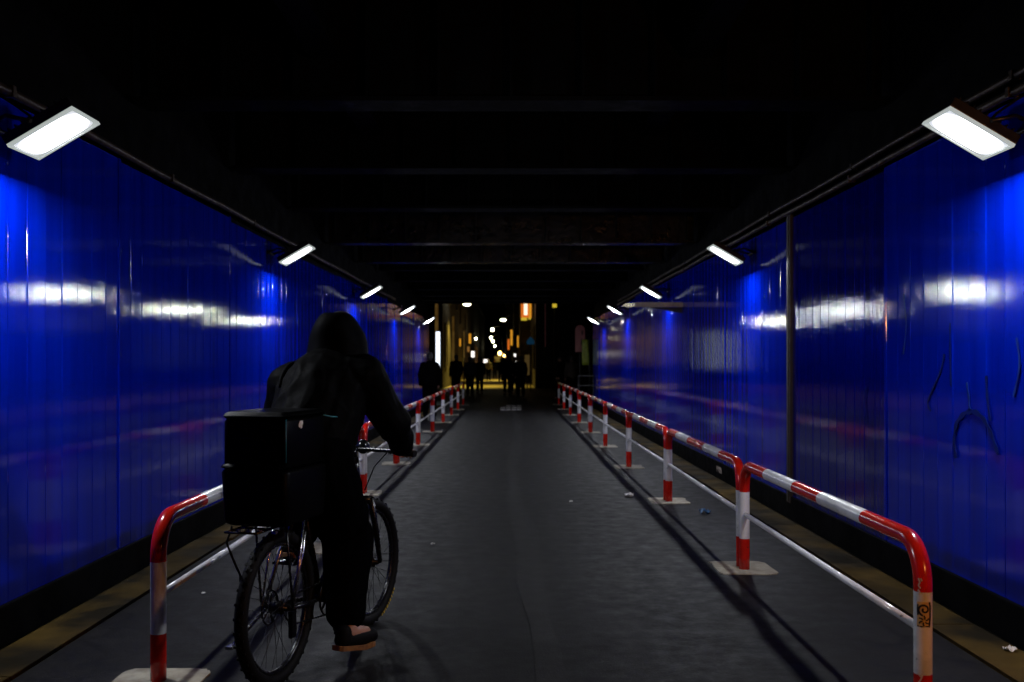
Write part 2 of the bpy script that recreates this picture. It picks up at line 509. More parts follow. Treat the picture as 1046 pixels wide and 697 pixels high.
for pts, w, m_ in (
    ([(978, 468), (976, 450), (979, 432), (988, 422), (997, 421), (1007, 429), (1015, 446), (1021, 464)], .022, 'graffiti'),
    ([(989, 391), (991, 405), (992, 420)], .014, 'graffiti_pale'),
    ([(1009, 384), (1010, 405), (1013, 430)], .016, 'graffiti'),
    ([(966, 362), (962, 380), (953, 400), (949, 412), (952, 420)], .012, 'graffiti'),
    ([(972, 330), (972, 360), (973, 395)], .010, 'graffiti'),
    ([(1040, 345), (1043, 375), (1037, 405)], .012, 'graffiti_pale'),
    ([(886, 395), (884, 410), (886, 432)], .010, 'graffiti'),
    ([(924, 300), (927, 330), (924, 362)], .010, 'graffiti_pale'),
    ([(741, 462), (740, 470), (741, 477)], .03, 'graffiti_pale')):
    stroke(smooth_path([wp(*p) for p in pts]), w, M[m_], wr)
# a small pale tag scrawled on the plinth
b = MB()
for k, pts in enumerate(([(0, 0), (.04, .07), (.08, 0), (.02, .03)], [(.11, .07), (.11, 0), (.16, .02), (.15, .06), (.11, .05)], [(.2, 0), (.2, .07), (.25, .03), (.27, .07), (.28, 0)])):
    b.tube([(-.021, 12.2 + u, .08 + v) for u, v in pts], .004, 5)
b.build('scrawl', M['scratch'], wr)

# conduits along the top of the walls
def conduit(s, dz, dx, r, y0, y1, label):
    root = thing('conduit_pipe', label, 'pipe', (s * (WX - dx), 0, 2.80 + dz))
    pts = [(.004 * math.sin(k * .9), y0 + (y1 - y0) * k / 24, .006 * math.sin(k * 1.7)) for k in range(25)]
    MB().tube(pts, r, 10).build('tube', M['pipe'], root)
    b = MB()
    y = y0 + .5
    while y < y1:
        b = MB(); b.box((s * .0, y, 0), (r * 2.5, .035, r * 2.5)); b.build('clip', M['pipe'], root, bevel=.004)
        y += 2.4
conduit(-1, .035, .03, .024, 2.2, 22, 'single rusty conduit pipe along the top of the wall behind the cyclist')
conduit(1, .03, .035, .022, 2.2, 24, 'lower of two rusty conduit pipes on top of the graffiti wall')
conduit(1, .12, .02, .020, 2.2, 24, 'upper of two rusty conduit pipes on top of the graffiti wall')

# beige solid standing in for a warm reflection on the right wall
root = thing('reflection_strip', 'beige solid strip in place of a warm reflection on the blue graffiti wall below a floodlight', 'bracket', (WX, 15.1, 2.29))
b = MB(); b.box((-.36, 0, .03), (.72, .10, .07)); b.build('arm', M['beige'], root, bevel=.006)
b = MB(); b.add([(-.01, -.03, -.01), (-.50, -.03, -.01), (-.01, -.03, -.10), (-.01, .03, -.01), (-.50, .03, -.01), (-.01, .03, -.10)], [(0, 1, 2), (3, 5, 4), (0, 3, 4, 1), (1, 4, 5, 2), (0, 2, 5, 3)]); b.build('dark_wedge', M['pole'], root)

# ------------------------------------------------------------------ railway bridge overhead
br = thing('railway_bridge', 'black railway bridge deck over the road, carried on steel cross girders', 'bridge', (0, 0, 0))
b = MB(); b.box((0, 15.6, 4.30), (7.6, 30.4, .3)); b.build('deck', M['dark_concrete'], br)
ys = [2.2, 4.6, 7.0, 9.4, 11.8, 14.2, 16.9, 19.6, 22.2, 24.8, 27.2, 29.2]
for i, y in enumerate(ys):
    zb = 3.25 - (.12 if i in (5, 6) else 0)
    b = MB()
    b.box((0, y, (zb + .03 + 4.15) / 2), (5.2, .03, 4.15 - zb - .03))
    b.box((0, y, zb + .015), (5.2, .30, .03))
    for k in range(-5, 6):
        b.box((k * .5, y - .07, (zb + .03 + 4.15) / 2), (.016, .11, 4.15 - zb - .034))
    b.build('cross_girder', M['girder_gloss' if i in (5, 6) else 'girder'], br)
for x in (-1.3, 1.3):
    b = MB()
    for i in range(len(ys) - 1):
        y0, y1 = ys[i] + .02, ys[i + 1] - .02
        b.box((x, (y0 + y1) / 2, 3.85), (.022, y1 - y0, .5)); b.box((x, (y0 + y1) / 2, 3.59), (.2, y1 - y0, .022))
    b.build('rail_bearer', M['girder'], br)
for y in (.42, 30.7):
    b = MB(); b.box((0, y, 3.95), (7.6, .12, 1.4)); b.build('edge_beam', M['girder'], br, bevel=.01)

# ------------------------------------------------------------------ floodlights
def flood(label):
    root = thing('floodlight', label, 'floodlight', group='floodlights along the tops of the tunnel walls')
    R = Matrix.Rotation(-math.radians(30.5), 3, 'Y')
    c = Vector((.30, 0, 0))
    def T(p): return R @ Vector(p) + c
    b = MB(); b.box(c + R @ Vector((0, 0, .033)), (.375, .325, .05), R, taper=(1, 1))
    for k in range(9): b.box(c + R @ Vector((-.15 + k * .0375, 0, .072)), (.008, .26, .03), R)
    b.build('housing', M['housing'], root, bevel=.004)
    b = MB()
    for (u, v, su, sv) in ((0, .153, .37, .015), (0, -.153, .37, .015), (.1785, 0, .013, .291), (-.1785, 0, .013, .291)):
        b.box(c + R @ Vector((u, v, 0)), (su, sv, .016), R)
    b.build('rim', M['lens_rim'], root)
    # rounded glowing lens
    b = MB()
    ring = []
    hx, hy, rr = .172, .145, .05
    for (cx, cy, a0) in ((hx - rr, hy - rr, 0), (-hx + rr, hy - rr, 90), (-hx + rr, -hy + rr, 180), (hx - rr, -hy + rr, 270)):
        for k in range(6):
            a = math.radians(a0 + k * 18)
            ring.append((cx + rr * math.cos(a), cy + rr * math.sin(a)))
    n = len(ring)
    vs = [T((u, v, .004)) for u, v in ring] + [T((u * .8, v * .8, -.006)) for u, v in ring]
    b.add(vs, [tuple(range(2 * n - 1, n - 1, -1))] + [(i, n + i, n + (i + 1) % n, (i + 1) % n) for i in range(n)])
    b.build('lens', M['flood'], root)
    b = MB()
    n = 20
    vs = [T((.064 * math.cos(2 * PI * k / n), .060 * math.sin(2 * PI * k / n), -.0085)) for k in range(n)] + [T((.066 * math.cos(2 * PI * k / n), .062 * math.sin(2 * PI * k / n), -.0062)) for k in range(n)]
    b.add(vs, [tuple(range(n - 1, -1, -1))] + [(k, (k + 1) % n, n + (k + 1) % n, n + k) for k in range(n)])
    b.build('led_module', M['led'], root)
    b = MB(); b.add([T((u, v, .0075)) for u, v in ((-.173, -.146), (.173, -.146), (.173, .146), (-.173, .146))], [(3, 2, 1, 0)]); b.build('reflector', M['lens_rim'], root)
    b = MB()
    for s in (-1, 1):
        b.tube([(0, s * .10, .02), (.12, s * .13, .06), T((-.02, s * .172, .04))], .011, 8)
    b.tube([(.005, -.14, .02), (.005, .14, .02)], .014, 8)
    b.build('bracket', M['housing'], root)
    MB().tube([(.01, .03, .20), (.06, .03, .17), (.16, .02, .10), T((-.05, 0, .06))], .007, 6).build('cable', M['rubber'], root)
    return root
ords = ['nearest', 'second', 'third', 'fourth', 'fifth']
fl = flood('')
first = True
for s, side in ((-1, "on the wall on the cyclist's side"), (1, 'on the graffiti wall')):
    for k in range(5):
        o = fl if first else copy_tree(fl); first = False
        o.location = (s * WX, 5.02 + 5.70 * k, 2.60)
        o.rotation_euler = (0, 0, 0 if s < 0 else PI)
        o['label'] = ('lit white floodlight, nearest the viewer, ' if k == 0 else ('lit white floodlight, last before the far exit, ' if k == 4 else 'lit white floodlight, ' + ords[k] + ' one into the tunnel ')) + side

# ------------------------------------------------------------------ red and white hoop barriers
HR = .0355
HT = .735
def hoop(L, r, label, group):
    root = thing('hoop_barrier', label, 'barrier', group=group)
    BR = .17
    pts = [(0, 0, z) for z in (-.02, .1, .22, .38, .545, HT - BR)]
    for k in range(1, 9):
        a = PI / 2 * k / 8
        pts.append((0, BR - BR * math.cos(a), HT - BR + BR * math.sin(a)))
    br_ = [.63, 1.27, L - 1.27, L - .63]
    yy = sorted([y for y in br_] + [BR + (L - 2 * BR) * k / 12 for k in range(1, 12)])
    pts += [(0, y, HT) for y in yy]
    for k in range(0, 9):
        a = PI / 2 * k / 8
        pts.append((0, L - BR + BR * math.sin(a), HT - BR + BR * math.cos(a)))
    pts += [(0, L, z) for z in (.545, .38, .22, .1, -.02)]
    def band(p):
        if p.z < .22: return 0
        if p.z < .545: return 1
        if p.y < br_[0]: return 0
        if p.y < br_[1]: return 1
        if p.y < br_[2]: return 0
        if p.y < br_[3]: return 1
        return 0
    MB().tube(pts, r, 20, matf=band).build('hoop_tube', [M['red'], M['white']], root)
    MB().tube([(0, .02, .39), (0, L / 3, .388), (0, 2 * L / 3, .39), (0, L - .02, .39)], .0165, 12).build('lower_bar', M['white'], root)
    def pad(y):
        b = MB()
        ring = []
        nn = 26
        for k in range(nn):
            a = 2 * PI * k / nn
            cx = math.copysign(abs(math.cos(a)) ** .22, math.cos(a)); sy = math.copysign(abs(math.sin(a)) ** .22, math.sin(a))
            ring.append((.20 * cx + random.uniform(-.012, .012), y + .22 * sy + random.uniform(-.012, .012)))
        b.add([(u, v, -.02) for u, v in ring] + [(u * .985, v, .007) for u, v in ring], [tuple(range(nn, 2 * nn))] + [(i, (i + 1) % nn, nn + (i + 1) % nn, nn + i) for i in range(nn)])
        b.build('footing', M['concrete'], root)
    pad(L + .05)
    return root, pad
def hoop_row(X, starts, side_txt, group):
    protos = {}
    for k in range(len(starts) - 1):
        L = round(starts[k + 1] - starts[k] - .10, 3)
        lab = ('second third fourth fifth sixth seventh eighth ninth tenth'.split()[k - 1] + ' red and white hoop barrier from the viewer ' if k < len(starts) - 2 else 'farthest red and white hoop barrier ') + side_txt
        if k == 0:
            lab = 'nearest red and white hoop barrier ' + side_txt
            o, pad = hoop(L, HR, lab, group); pad(-.05)
        elif L in protos:
            o = copy_tree(protos[L]); o['label'] = lab
        else:
            o, pad = hoop(L, HR, lab, group); protos[L] = o
        o.location = (X * (.982 if k == 0 and X < 0 else 1), starts[k], 0)
        if k: o.rotation_euler = (0, random.uniform(-.008, .008), random.uniform(-.004, .004))
        if k == 0: firsto = o
    return firsto
right_first = hoop_row(1.63, [3.94, 7.05] + [7.05 + 3.38 * k for k in range(1, 9)], 'on the graffiti wall side', 'red and white hoop barriers beside the graffiti wall')
left_first = hoop_row(-1.63, [4.52] + [4.55 + 3.24 * k for k in range(1, 10)], "on the cyclist's side of the road", "red and white hoop barriers on the cyclist's side")
right_first['label'] = 'nearest red and white hoop barrier with a swirl sticker on its leg'

# sticker on the near leg: inked swirl and petals printed on a pale patch
def on_leg(u, v, off=.0010):      # u across the camera side (m), v height
    a = -PI / 2 - .30 + u / HR
    return Vector(((HR + off) * math.cos(a), (HR + off) * math.sin(a), v))
def leg_ribbon(b, pts, w):
    P = [Vector((p[0], p[1])) for p in pts]
    vs = []
    for i in range(len(P)):
        t = (P[min(i + 1, len(P) - 1)] - P[max(i - 1, 0)]).normalized()
        n_ = Vector((-t.y, t.x)) * w / 2
        for off in (.0008, .0014):
            vs += [on_leg(*(P[i] + n_), off), on_leg(*(P[i] - n_), off)]
    fs = []
    for i in range(len(P) - 1):
        a, c = i * 4, i * 4 + 4
        fs += [(a, c, c + 1, a + 1), (a + 2, a + 3, c + 3, c + 2), (a, a + 2, c + 2, c), (a + 1, c + 1, c + 3, a + 3)]
    b.add(vs, fs)
b = MB()
nv, nu = 6, 10
vs = [on_leg(-.026 + .052 * i / nu, .410 + .098 * j / nv, .0006) for j in range(nv + 1) for i in range(nu + 1)]
b.add(vs, [(j * (nu + 1) + i, j * (nu + 1) + i + 1, (j + 1) * (nu + 1) + i + 1, (j + 1) * (nu + 1) + i) for j in range(nv) for i in range(nu)], smooth=True)
st = b.build('sticker', M['sticker_paper'], right_first)
b = MB()
sp = [(.002 + (.004 + .020 * k / 26) * math.cos(k * .33 + 2.2), .478 + (.004 + .020 * k / 26) * math.sin(k * .33 + 2.2)) for k in range(27)]
leg_ribbon(b, sp, .0075)
leg_ribbon(b, [(-.022, .498), (-.024, .480), (-.022, .455)], .006)
leg_ribbon(b, [(.022, .508), (.025, .490), (.025, .450), (.022, .415)], .008)
for k in range(6):
    a = k * PI / 3 + .3
    leg_ribbon(b, [(.001 + .006 * math.cos(a), .434 + .006 * math.sin(a)), (.001 + .014 * math.cos(a), .434 + .014 * math.sin(a)), (.001 + .021 * math.cos(a + .25), .434 + .021 * math.sin(a + .25))], .0055)
leg_ribbon(b, [(-.024, .412), (-.008, .411), (.010, .413), (.025, .411)], .005)
b.build('swirl_print', M['sticker_ink'], st)
b = MB()
for pts in ([(-.020, .60), (-.014, .585), (-.020, .572), (-.012, .56)], [(-.022, .555), (-.014, .545), (-.020, .535)], [(-.012, .60), (-.006, .59)], [(-.022, .225), (-.012, .215), (-.004, .222), (-.012, .20), (-.02, .19)], [(-.012, .19), (-.004, .175), (-.014, .165)]):
    leg_ribbon(b, pts, .0055)
b.build('scratch_marks', M['scratch'], right_first)

# ------------------------------------------------------------------ litter
def scrap(x, y, z, size, m, label, cat='litter'):
    b = MB()
    nn = 7
    vs = []
    for j in range(nn):
        for i in range(nn):
            u, v = i / (nn - 1) - .5, j / (nn - 1) - .5
            h = .5 + noise.noise(Vector((u * 4 + x * 9, v * 4 + y, 1.3)))
            vs.append((u * size + random.uniform(-.08, .08) * size, v * size + random.uniform(-.08, .08) * size, h * size * .45))
    b.add(vs, [(j * nn + i, j * nn + i + 1, (j + 1) * nn + i + 1, (j + 1) * nn + i) for j in range(nn - 1) for i in range(nn - 1)])
    o = b.build('paper_scrap' if m == 'paper' else 'plastic_scrap', M[m])
    sm = o.modifiers.new('t', 'SOLIDIFY'); sm.thickness = .0015
    o.location = (x, y, z)
    return tag(o, label, cat)
scrap(2.47, 4.93, .02, .05, 'paper', 'crumpled white tissue lying on the ochre kerb by the graffiti wall')
scrap(-1.92, 6.22, .004, .022, 'paper', 'tiny white paper scrap on the walkway inside the nearest barrier')
scrap(1.86, 9.55, .004, .10, 'blue_plastic', 'flattened blue plastic scrap on the walkway beside the barriers')
scrap(1.27, 10.7, .004, .09, 'paper', 'white paper scrap at the edge of the road by the barrier shadow')
scrap(.62, 10.3, .004, .035, 'paper', 'small white paper scrap on the road toward the graffiti wall side')
scrap(-.62, 7.9, .004, .03, 'paper', 'tiny white paper scrap on the road ahead of the front wheel')
scrap(2.20, 7.6, .004, .035, 'paper', 'small grey paper scrap on the walkway below the blue wall')

# ------------------------------------------------------------------ bicycle
BX, BY, BH = -1.05, 4.47, -math.radians(14.5)
bike = thing('bicycle', 'black bicycle with thick tyres ridden away by the hooded cyclist', 'bicycle', (BX, BY, 0), BH)
TR, tr = .318, .029
def wheel(y, yaw, front):
    Rz = Matrix.Rotation(yaw, 3, 'Z')
    w = thing('wheel', None, None); w.parent = bike; w.location = (0, y, TR + tr); w.rotation_euler = (0, 0, yaw)
    b = MB()
    N = 64
    b.tube([(0, TR * math.cos(2 * PI * k / N), TR * math.sin(2 * PI * k / N)) for k in range(N)], tr, 14, closed=True)
    for k in range(72):
        a = 2 * PI * k / 72
        Rx = Matrix.Rotation(a, 3, 'X')
        for dx in ((-.018, .006) if k % 2 else (-.004, .018)):
            b.box(Rx @ Vector((dx, 0, TR + tr * (.98 if abs(dx) < .01 else .80))), (.009, .012, .007), Rx)
    ty = b.build('tyre', M['rubber'], w)
    if front:
        b = MB()
        for k in range(9):
            a = math.radians(-128 - k * 4.2)
            Rx = Matrix.Rotation(a, 3, 'X')
            b.box(Rx @ Vector((tr * .84, 0, TR + .013)), (.010, .008 + .006 * (k % 2), .014), Rx)
            if k % 3 == 0: b.box(Rx @ Vector((tr * .92, .006, TR + .009)), (.006, .010, .004), Rx)
        b.build('sidewall_print', M['yellow_print'], w)
    b = MB()
    b.tube([(0, .285 * math.cos(2 * PI * k / N), .285 * math.sin(2 * PI * k / N)) for k in range(N)], .0125, 8, closed=True)
    b.build('rim', M['black_metal'], w)
    b = MB()
    for k in range(32):
        a = 2 * PI * k / 32
        s = 1 if k % 2 else -1
        a2 = a + s * (.9 if (k // 2) % 2 else -.9)
        b.tube([(s * .028, .024 * math.cos(a2), .024 * math.sin(a2)), (0, .276 * math.cos(a), .276 * math.sin(a))], .0013, 5, caps=False)
    b.build('spokes', M['spoke'], w)
    b = MB()
    b.tube([(-.055, 0, 0), (-.03, 0, 0), (-.028, 0, 0), (.028, 0, 0), (.03, 0, 0), (.055, 0, 0)], [.012, .014, .027, .027, .014, .012], 16)
    b.build('hub', M['spoke'], w)
    b = MB()
    b.tube([(-.036, .075 * math.cos(2 * PI * k / 40), .075 * math.sin(2 * PI * k / 40)) for k in range(40)], .005, 6, closed=True)
    for k in range(5):
        a = 2 * PI * k / 5; b.tube([(-.036, 0, 0), (-.036, .073 * math.cos(a), .073 * math.sin(a))], .004, 5)
    b.build('brake_disc', M['spoke'], w)
    return w
wheel(0, 0, False)
FW = 1.07
wheel(FW, -.06, True)
ax = TR + tr
b = MB()
BBp, ST, HTt, HTb = (0, .43, .30), (0, .235, .83), (0, .86, .93), (0, .905, .74)
b.tube([BBp, ST], .019, 12); b.tube([ST, (0, .85, .90)], .020, 12); b.tube([BBp, HTb], .026, 12)
b.tube([(0, .855, .95), (0, .91, .72)], .024, 12)
b.tube([(-.045, .43, .30), (.045, .43, .30)], .028, 12)
for s in (-1, 1):
    b.tube([(s * .02, .40, .30), (s * .055, .22, .32), (s * .066, 0, ax)], .012, 10)
b.build('frame', M['black_metal'], bike)
for s in (-1, 1):
    MB().tube([(s * .02, .26, .76), (s * .055, .14, .58), (s * .066, 0, ax)], .0095, 10).build('seat_stay', M['alloy'], bike)
b = MB()
b.tube([(-.07, .93, .71), (.07, .93, .71)], .022, 10)
for s in (-1, 1): b.tube([(s * .064, .93, .72), (s * .064, 1.01, .52), (s * .062, FW, ax)], [.018, .017, .012], 10)
b.tube([(0, .91, .73), (0, .93, .71)], .024, 10)
b.build('fork', M['black_metal'], bike)
MB().tube([ST, (0, .215, .92)], .0135, 10).build('seat_post', M['alloy'], bike)
b = MB()
secs = [(.055, .06, .93), (.075, .10, .945), (.07, .18, .95), (.04, .27, .945), (.022, .35, .945), (.012, .385, .94)]
n = 12
vs = []
for (w_, y, z) in secs:
    for k in range(n):
        a = 2 * PI * k / n; vs.append((w_ * math.cos(a), y, z + .028 * math.sin(a)))
b.add(vs, [(i * n + k, i * n + (k + 1) % n, (i + 1) * n + (k + 1) % n, (i + 1) * n + k) for i in range(5) for k in range(n)] + [tuple(reversed(range(n))), tuple(range(5 * n, 6 * n))], smooth=True)
b.build('saddle', M['bag'], bike)
b = MB()
b.tube([(0, .855, .95), (0, .845, .985)], .018, 10); b.tube([(0, .845, .98), (0, .885, .985)], .018, 10)
b.tube([(-.36, .80, .975), (-.20, .845, .985), (-.07, .885, .985), (.07, .885, .985), (.20, .845, .985), (.36, .80, .975)], .0125, 10)
hb = b.build('handlebar', M['black_metal'], bike)
for s in (-1, 1):
    MB().tube([(s * .235, .833, .982), (s * .30, .815, .979), (s * .365, .798, .975)], [.016, .017, .018], 12).build('grip', M['rubber'], hb)
    b = MB(); b.box((s * .215, .855, .978), (.03, .03, .025)); b.tube([(s * .21, .87, .975), (s * .23, .90, .965), (s * .33, .87, .952)], [.006, .006, .004], 8); b.build('brake_lever', M['alloy'], hb)
MB().tube([(.2, .86, .98), (.15, .97, .97), (.06, .99, .88), (.03, .93, .76)], .0035, 6).build('brake_cable', M['rubber'], hb)
MB().tube([(-.2, .86, .98), (-.15, .98, .98), (-.06, 1.0, .88), (-.03, .93, .76)], .0035, 6).build('brake_cable', M['rubber'], hb)
b = MB()
b.ball((.0, .98, .99), (.035, .045, .04)); b.build('headlamp', M['black_metal'], hb)
# cranks with pedals
ca = -PI / 2 + .15
cr = thing('crankset', None, None); cr.parent = bike; cr.location = BBp
b = MB()
b.tube([(.045, .085 * math.cos(2 * PI * k / 36), .085 * math.sin(2 * PI * k / 36)) for k in range(36)], .005, 6, closed=True)
for k in range(5): b.tube([(.045, 0, 0), (.045, .083 * math.cos(k * 1.2566), .083 * math.sin(k * 1.2566))], .006, 6)
b.build('chainring', M['spoke'], cr)
for s in (1, -1):
    d = Vector((0, math.cos(ca), math.sin(ca))) * s * .17
    MB().tube([(s * .05, 0, 0), Vector((s * .075, 0, 0)) + d], [.013, .010], 8).build('crank_arm', M['black_metal'], cr)
    b = MB()
    c = Vector((s * .135, 0, 0)) + d
    for dy in (-.04, .04): b.box(c + Vector((s * .02, dy, 0)), (.12, .012, .016))
    for dx in (-.04, 0, .04): b.box(c + Vector((dx, 0, 0)), (.012, .09, .014))
    b.build('pedal', M['black_metal'], cr)
b = MB()
b.tube([(.045, .43 + .08, .30), (.045, .43, .385), (.045, .02, .395), (.045, -.045, .36), (.045, 0, .30), (.045, .05, .26), (.045, .43, .215)], .004, 5, closed=True)
b.build('chain', M['black_metal'], bike)
b = MB(); b.box((.06, .03, .27), (.02, .04, .12)); b.tube([(.05, .05, .24), (.06, .05, .24)], .025, 12); b.build('derailleur', M['spoke'], bike)
# rear rack
b = MB()
for x in (-.07, .07): b.tube([(x, -.32, .735), (x, .20, .735)], .006, 8)
for y in (-.32, -.2, -.05, .08, .19): b.tube([(-.075, y, .735), (.075, y, .735)], .005, 8)
rk = b.build('rear_rack', M['black_metal'], bike)
for s in (-1, 1):
    MB().tube([(s * .078, 0, ax), (s * .074, -.06, .733)], .0055, 8).build('rack_strut', M['black_metal'], rk)
    MB().tube([(s * .080, .0, ax), (s * .074, .12, .733)], .0055, 8).build('rack_strut', M['alloy'], rk)
b = MB(); b.tube([(-.07, .02, .33), (-.12, -.10, .24), (-.125, -.16, .215)], .009, 8); b.box((-.128, -.175, .21), (.03, .05, .014)); b.build('kickstand', M['alloy'], bike)
# crate and delivery bag on the rack
def rbox(b, c, sx, sy, z0, z1, r, grow=0.0, nseg=4):
    def ring(z, k):
        out = []
        hx, hy = sx / 2 + k, sy / 2 + k
        for (qx, qy, a0) in ((hx - r, hy - r, 0), (-hx + r, hy - r, 90), (-hx + r, -hy + r, 180), (hx - r, -hy + r, 270)):
            for i in range(nseg + 1):
                a = math.radians(a0 + 90 * i / nseg); out.append(Vector((c[0] + qx + r * math.cos(a), c[1] + qy + r * math.sin(a), z)))
        return out
    e = .018
    lv = [(z0, -e), (z0 + e * .4, -e * .3), (z0 + e, 0), (z1 - e, grow), (z1 - e * .4, grow - e * .3), (z1, grow - e)]
    rings = [ring(z, k) for z, k in lv]
    n = len(rings[0])
    vs = [p for r_ in rings for p in r_]
    b.add(vs, [(i * n + k, i * n + (k + 1) % n, (i + 1) * n + (k + 1) % n, (i + 1) * n + k) for i in range(len(rings) - 1) for k in range(n)], smooth=True)
    b.add(rings[0], [tuple(reversed(range(n)))]); b.add(rings[-1], [tuple(range(n))])
LB = (BX, BY, 0)
crate = thing('bicycle_crate', 'black rimmed plastic crate on the rear rack of the bicycle', 'crate', LB, BH)
cc = (.045, -.10)
b = MB(); rbox(b, cc,   .297, .39, .758, 1.000, .035, .010); b.build('crate_body', M['crate'], crate)
b = MB(); rbox(b, cc, .314, .412, .992, 1.022, .035, .003); b.build('rim', M['crate'], crate)
MB().tube([(-.08, -.25, .75), (-.10, -.26, .68), (-.085, -.23, .60), (-.07, -.20, .53), (-.075, -.19, .50)], .005, 6).build('loose_strap', M['rubber'], crate)
b = MB()
for x in (-.05, .0, .05, .12): b.box((cc[0] + x - .03, -.28, .737), (.018, .02, .012))
b.build('buckle_row', M['alloy'], crate)
bag = thing('delivery_bag', 'boxy black insulated delivery bag standing in the bicycle crate', 'bag', LB, BH)
b = MB(); rbox(b, cc, .295, .38, .99, 1.215, .022, 0); b.build('bag_body', M['bag'], bag)
b = MB(); rbox(b, cc, .305, .39, 1.205, 1.240, .026, 0); lid = b.build('lid', M['bag'], bag)
b = MB(); b.tube([(cc[0] + .149, -.29 - .003, 1.03), (cc[0] + .149, -.293, 1.21)], .0022, 6); b.build('corner_piping', M['piping'], bag)
b = MB()
x_ = cc[0] + .1495
for (dy, dz, s_) in ((0, 0, .014), (.012, .004, .011), (-.010, -.006, .010), (.006, -.010, .011)):
    b.ball((x_, -.16 + dy, 1.185 + dz), (.002, s_, s_), 10, 6)
b.build('white_badge', M['paper'], bag)
MB().tube([(cc[0] - .05, -.292, 1.10), (cc[0] - .05, -.305, 1.13), (cc[0] + .05, -.305, 1.13), (cc[0] + .05, -.292, 1.10)], .007, 8).build('handle', M['bag'], bag)

# ------------------------------------------------------------------ people
def make_person(label, J, loc, rz, group=None, voxel=.02, jm='cloth', tm='cloth', hands='simple', girth=1.0, hair=True, fold=0.0, hm='hair', bare_ankle=False):
    """J: joints in metres in the person's own frame (x right, y forward, z up)"""
    g = girth
    V = {k: Vector(v) for k, v in J.items()}
    b = MB()
    up = (V['head'] - V['neck']).normalized()
    fw = Vector(J.get('face', (0, 1, 0))).normalized()
    # trunk, neck and head
    b.capsule(V['pelvis'], V['waist'], .115, .105); b.capsule(V['waist'], V['chest'], .105, .125); b.capsule(V['chest'], V['neck'] - up * .02, .12, .06)
    b.capsule(V['neck'] - up * .04, V['head'], .052, .055)
    hd = V['head']
    b.ball(hd + up * .035, (.074, .088, .10)); b.ball(hd + fw * .035 - up * .035, (.052, .055, .06))
    b.capsule(hd + fw * .088 + up * .015, hd + fw * .105 - up * .015, .008, .013)
    sd = fw.cross(up).normalized()
    for s in (-1, 1):
        b.ball(hd + sd * s * .076 + up * .01 - fw * .005, (.012, .02, .03))
    for S, s in (('L', -1), ('R', 1)):
        b.capsule(V['chest'], V['shoulder' + S], .08, .062)
        b.capsule(V['shoulder' + S], V['elbow' + S], .052, .041); b.capsule(V['elbow' + S], V['wrist' + S], .040, .028)
        b.capsule(V['pelvis'] + (V['hip' + S] - V['pelvis']) * .6, V['hip' + S], .10, .088)
        b.capsule(V['hip' + S], V['knee' + S], .084, .056); b.capsule(V['knee' + S], V['ankle' + S], .054, .038)
        b.capsule(V['ankle' + S], V['toe' + S], .037, .027)
        w = V['wrist' + S]; h = V['hand' + S]
        d = (h - w).normalized()
        b.capsule(w, w + d * .075, .026, .030)
        pk = w + d * .08
        if hands == 'simple':
            side = Vector((0, 1, 0)) - d * d.y
            side = side.normalized() if side.length > .01 else Vector((1, 0, 0))
            nrm = d.cross(side).normalized() * (-s)
            for k, ln in enumerate((.070, .080, .075, .058)):
                q = pk + side * (.027 - .018 * k)
                b.capsule(q, q + d * ln * .5 + nrm * .004, .0095, .009, 8); b.capsule(q + d * ln * .5 + nrm * .004, q + d * ln * .9 + nrm * .018, .009, .008, 8)
            q = w + d * .03 + side * .02
            b.capsule(q, q + d * .045 + side * .025, .011, .009, 8)
        else:                      # closed round a bar: hands = bar axis point and direction per side
            bp, bd = hands[S]
            bd = Vector(bd).normalized(); bp = Vector(bp)
            for k, ln in enumerate((.9, 1.0, .96, .85)):
                q = bp + bd * (-.033 + .022 * k)
                ringp = []
                e1 = Vector((0, 1, 0)); e1 = (e1 - bd * e1.dot(bd)).normalized(); e2 = bd.cross(e1)
                if e2.z < 0: e2 = -e2
                for a in (150, 95, 40, -15, -70, -120):
                    aa = math.radians(a)
                    ringp.append(q + (e1 * math.cos(aa) + e2 * math.sin(aa)) * .026)
                for i_ in range(int(5 * ln)):
                    b.capsule(ringp[i_], ringp[i_ + 1], .0095 - .0004 * i_, .0092 - .0004 * i_, 8)
            q = bp + bd * (-s * .05)
            b.capsule(w + d * .03, q + Vector((0, .0, .024)), .013, .010, 8); b.capsule(q + Vector((0, .0, .024)), q + Vector((0, .026, .004)), .010, .009, 8)
    body = remesh(b, 'person', M['skin'], None, voxel, 3)
    body.location = loc; body.rotation_euler = (0, 0, rz)
    tag(body, label, 'person', group)
    # jacket
    b = MB()
    b.capsule(V['pelvis'] + (V['waist'] - V['pelvis']) * .1, V['waist'], .150 * g, .148 * g); b.capsule(V['waist'], V['chest'], .148 * g, .165 * g); b.capsule(V['chest'], V['neck'] - up * .035, .155 * g, .085 * g)
    for S, s in (('L', -1), ('R', 1)):
        b.capsule(V['pelvis'] + Vector((s * .075, 0, -.03 if hands != 'simple' else .03)), V['chest'] + Vector((s * .06, 0, 0)), .13 * g, .13 * g)
        b.capsule(V['chest'] + up * .03, V['shoulder' + S], (.115 if hands != 'simple' else .10) * g, (.088 if hands != 'simple' else .078) * g)
        b.capsule(V['shoulder' + S], V['elbow' + S], .086 * g, .069 * g); b.capsule(V['elbow' + S], V['wrist' + S], .068 * g, .046 * g)
    jk = remesh(b, 'jacket', M[jm], body, voxel, 5, fold, 8)
    b = MB()
    for S, s in (('L', -1), ('R', 1)):
        b.capsule(V['pelvis'], V['hip' + S], .125, .112); b.capsule(V['hip' + S], V['knee' + S], .110, .083); b.capsule(V['knee' + S], V['ankle' + S] + (V['knee' + S] - V['ankle' + S]) * (.10 if hands == 'simple' else .22), .083, .073)
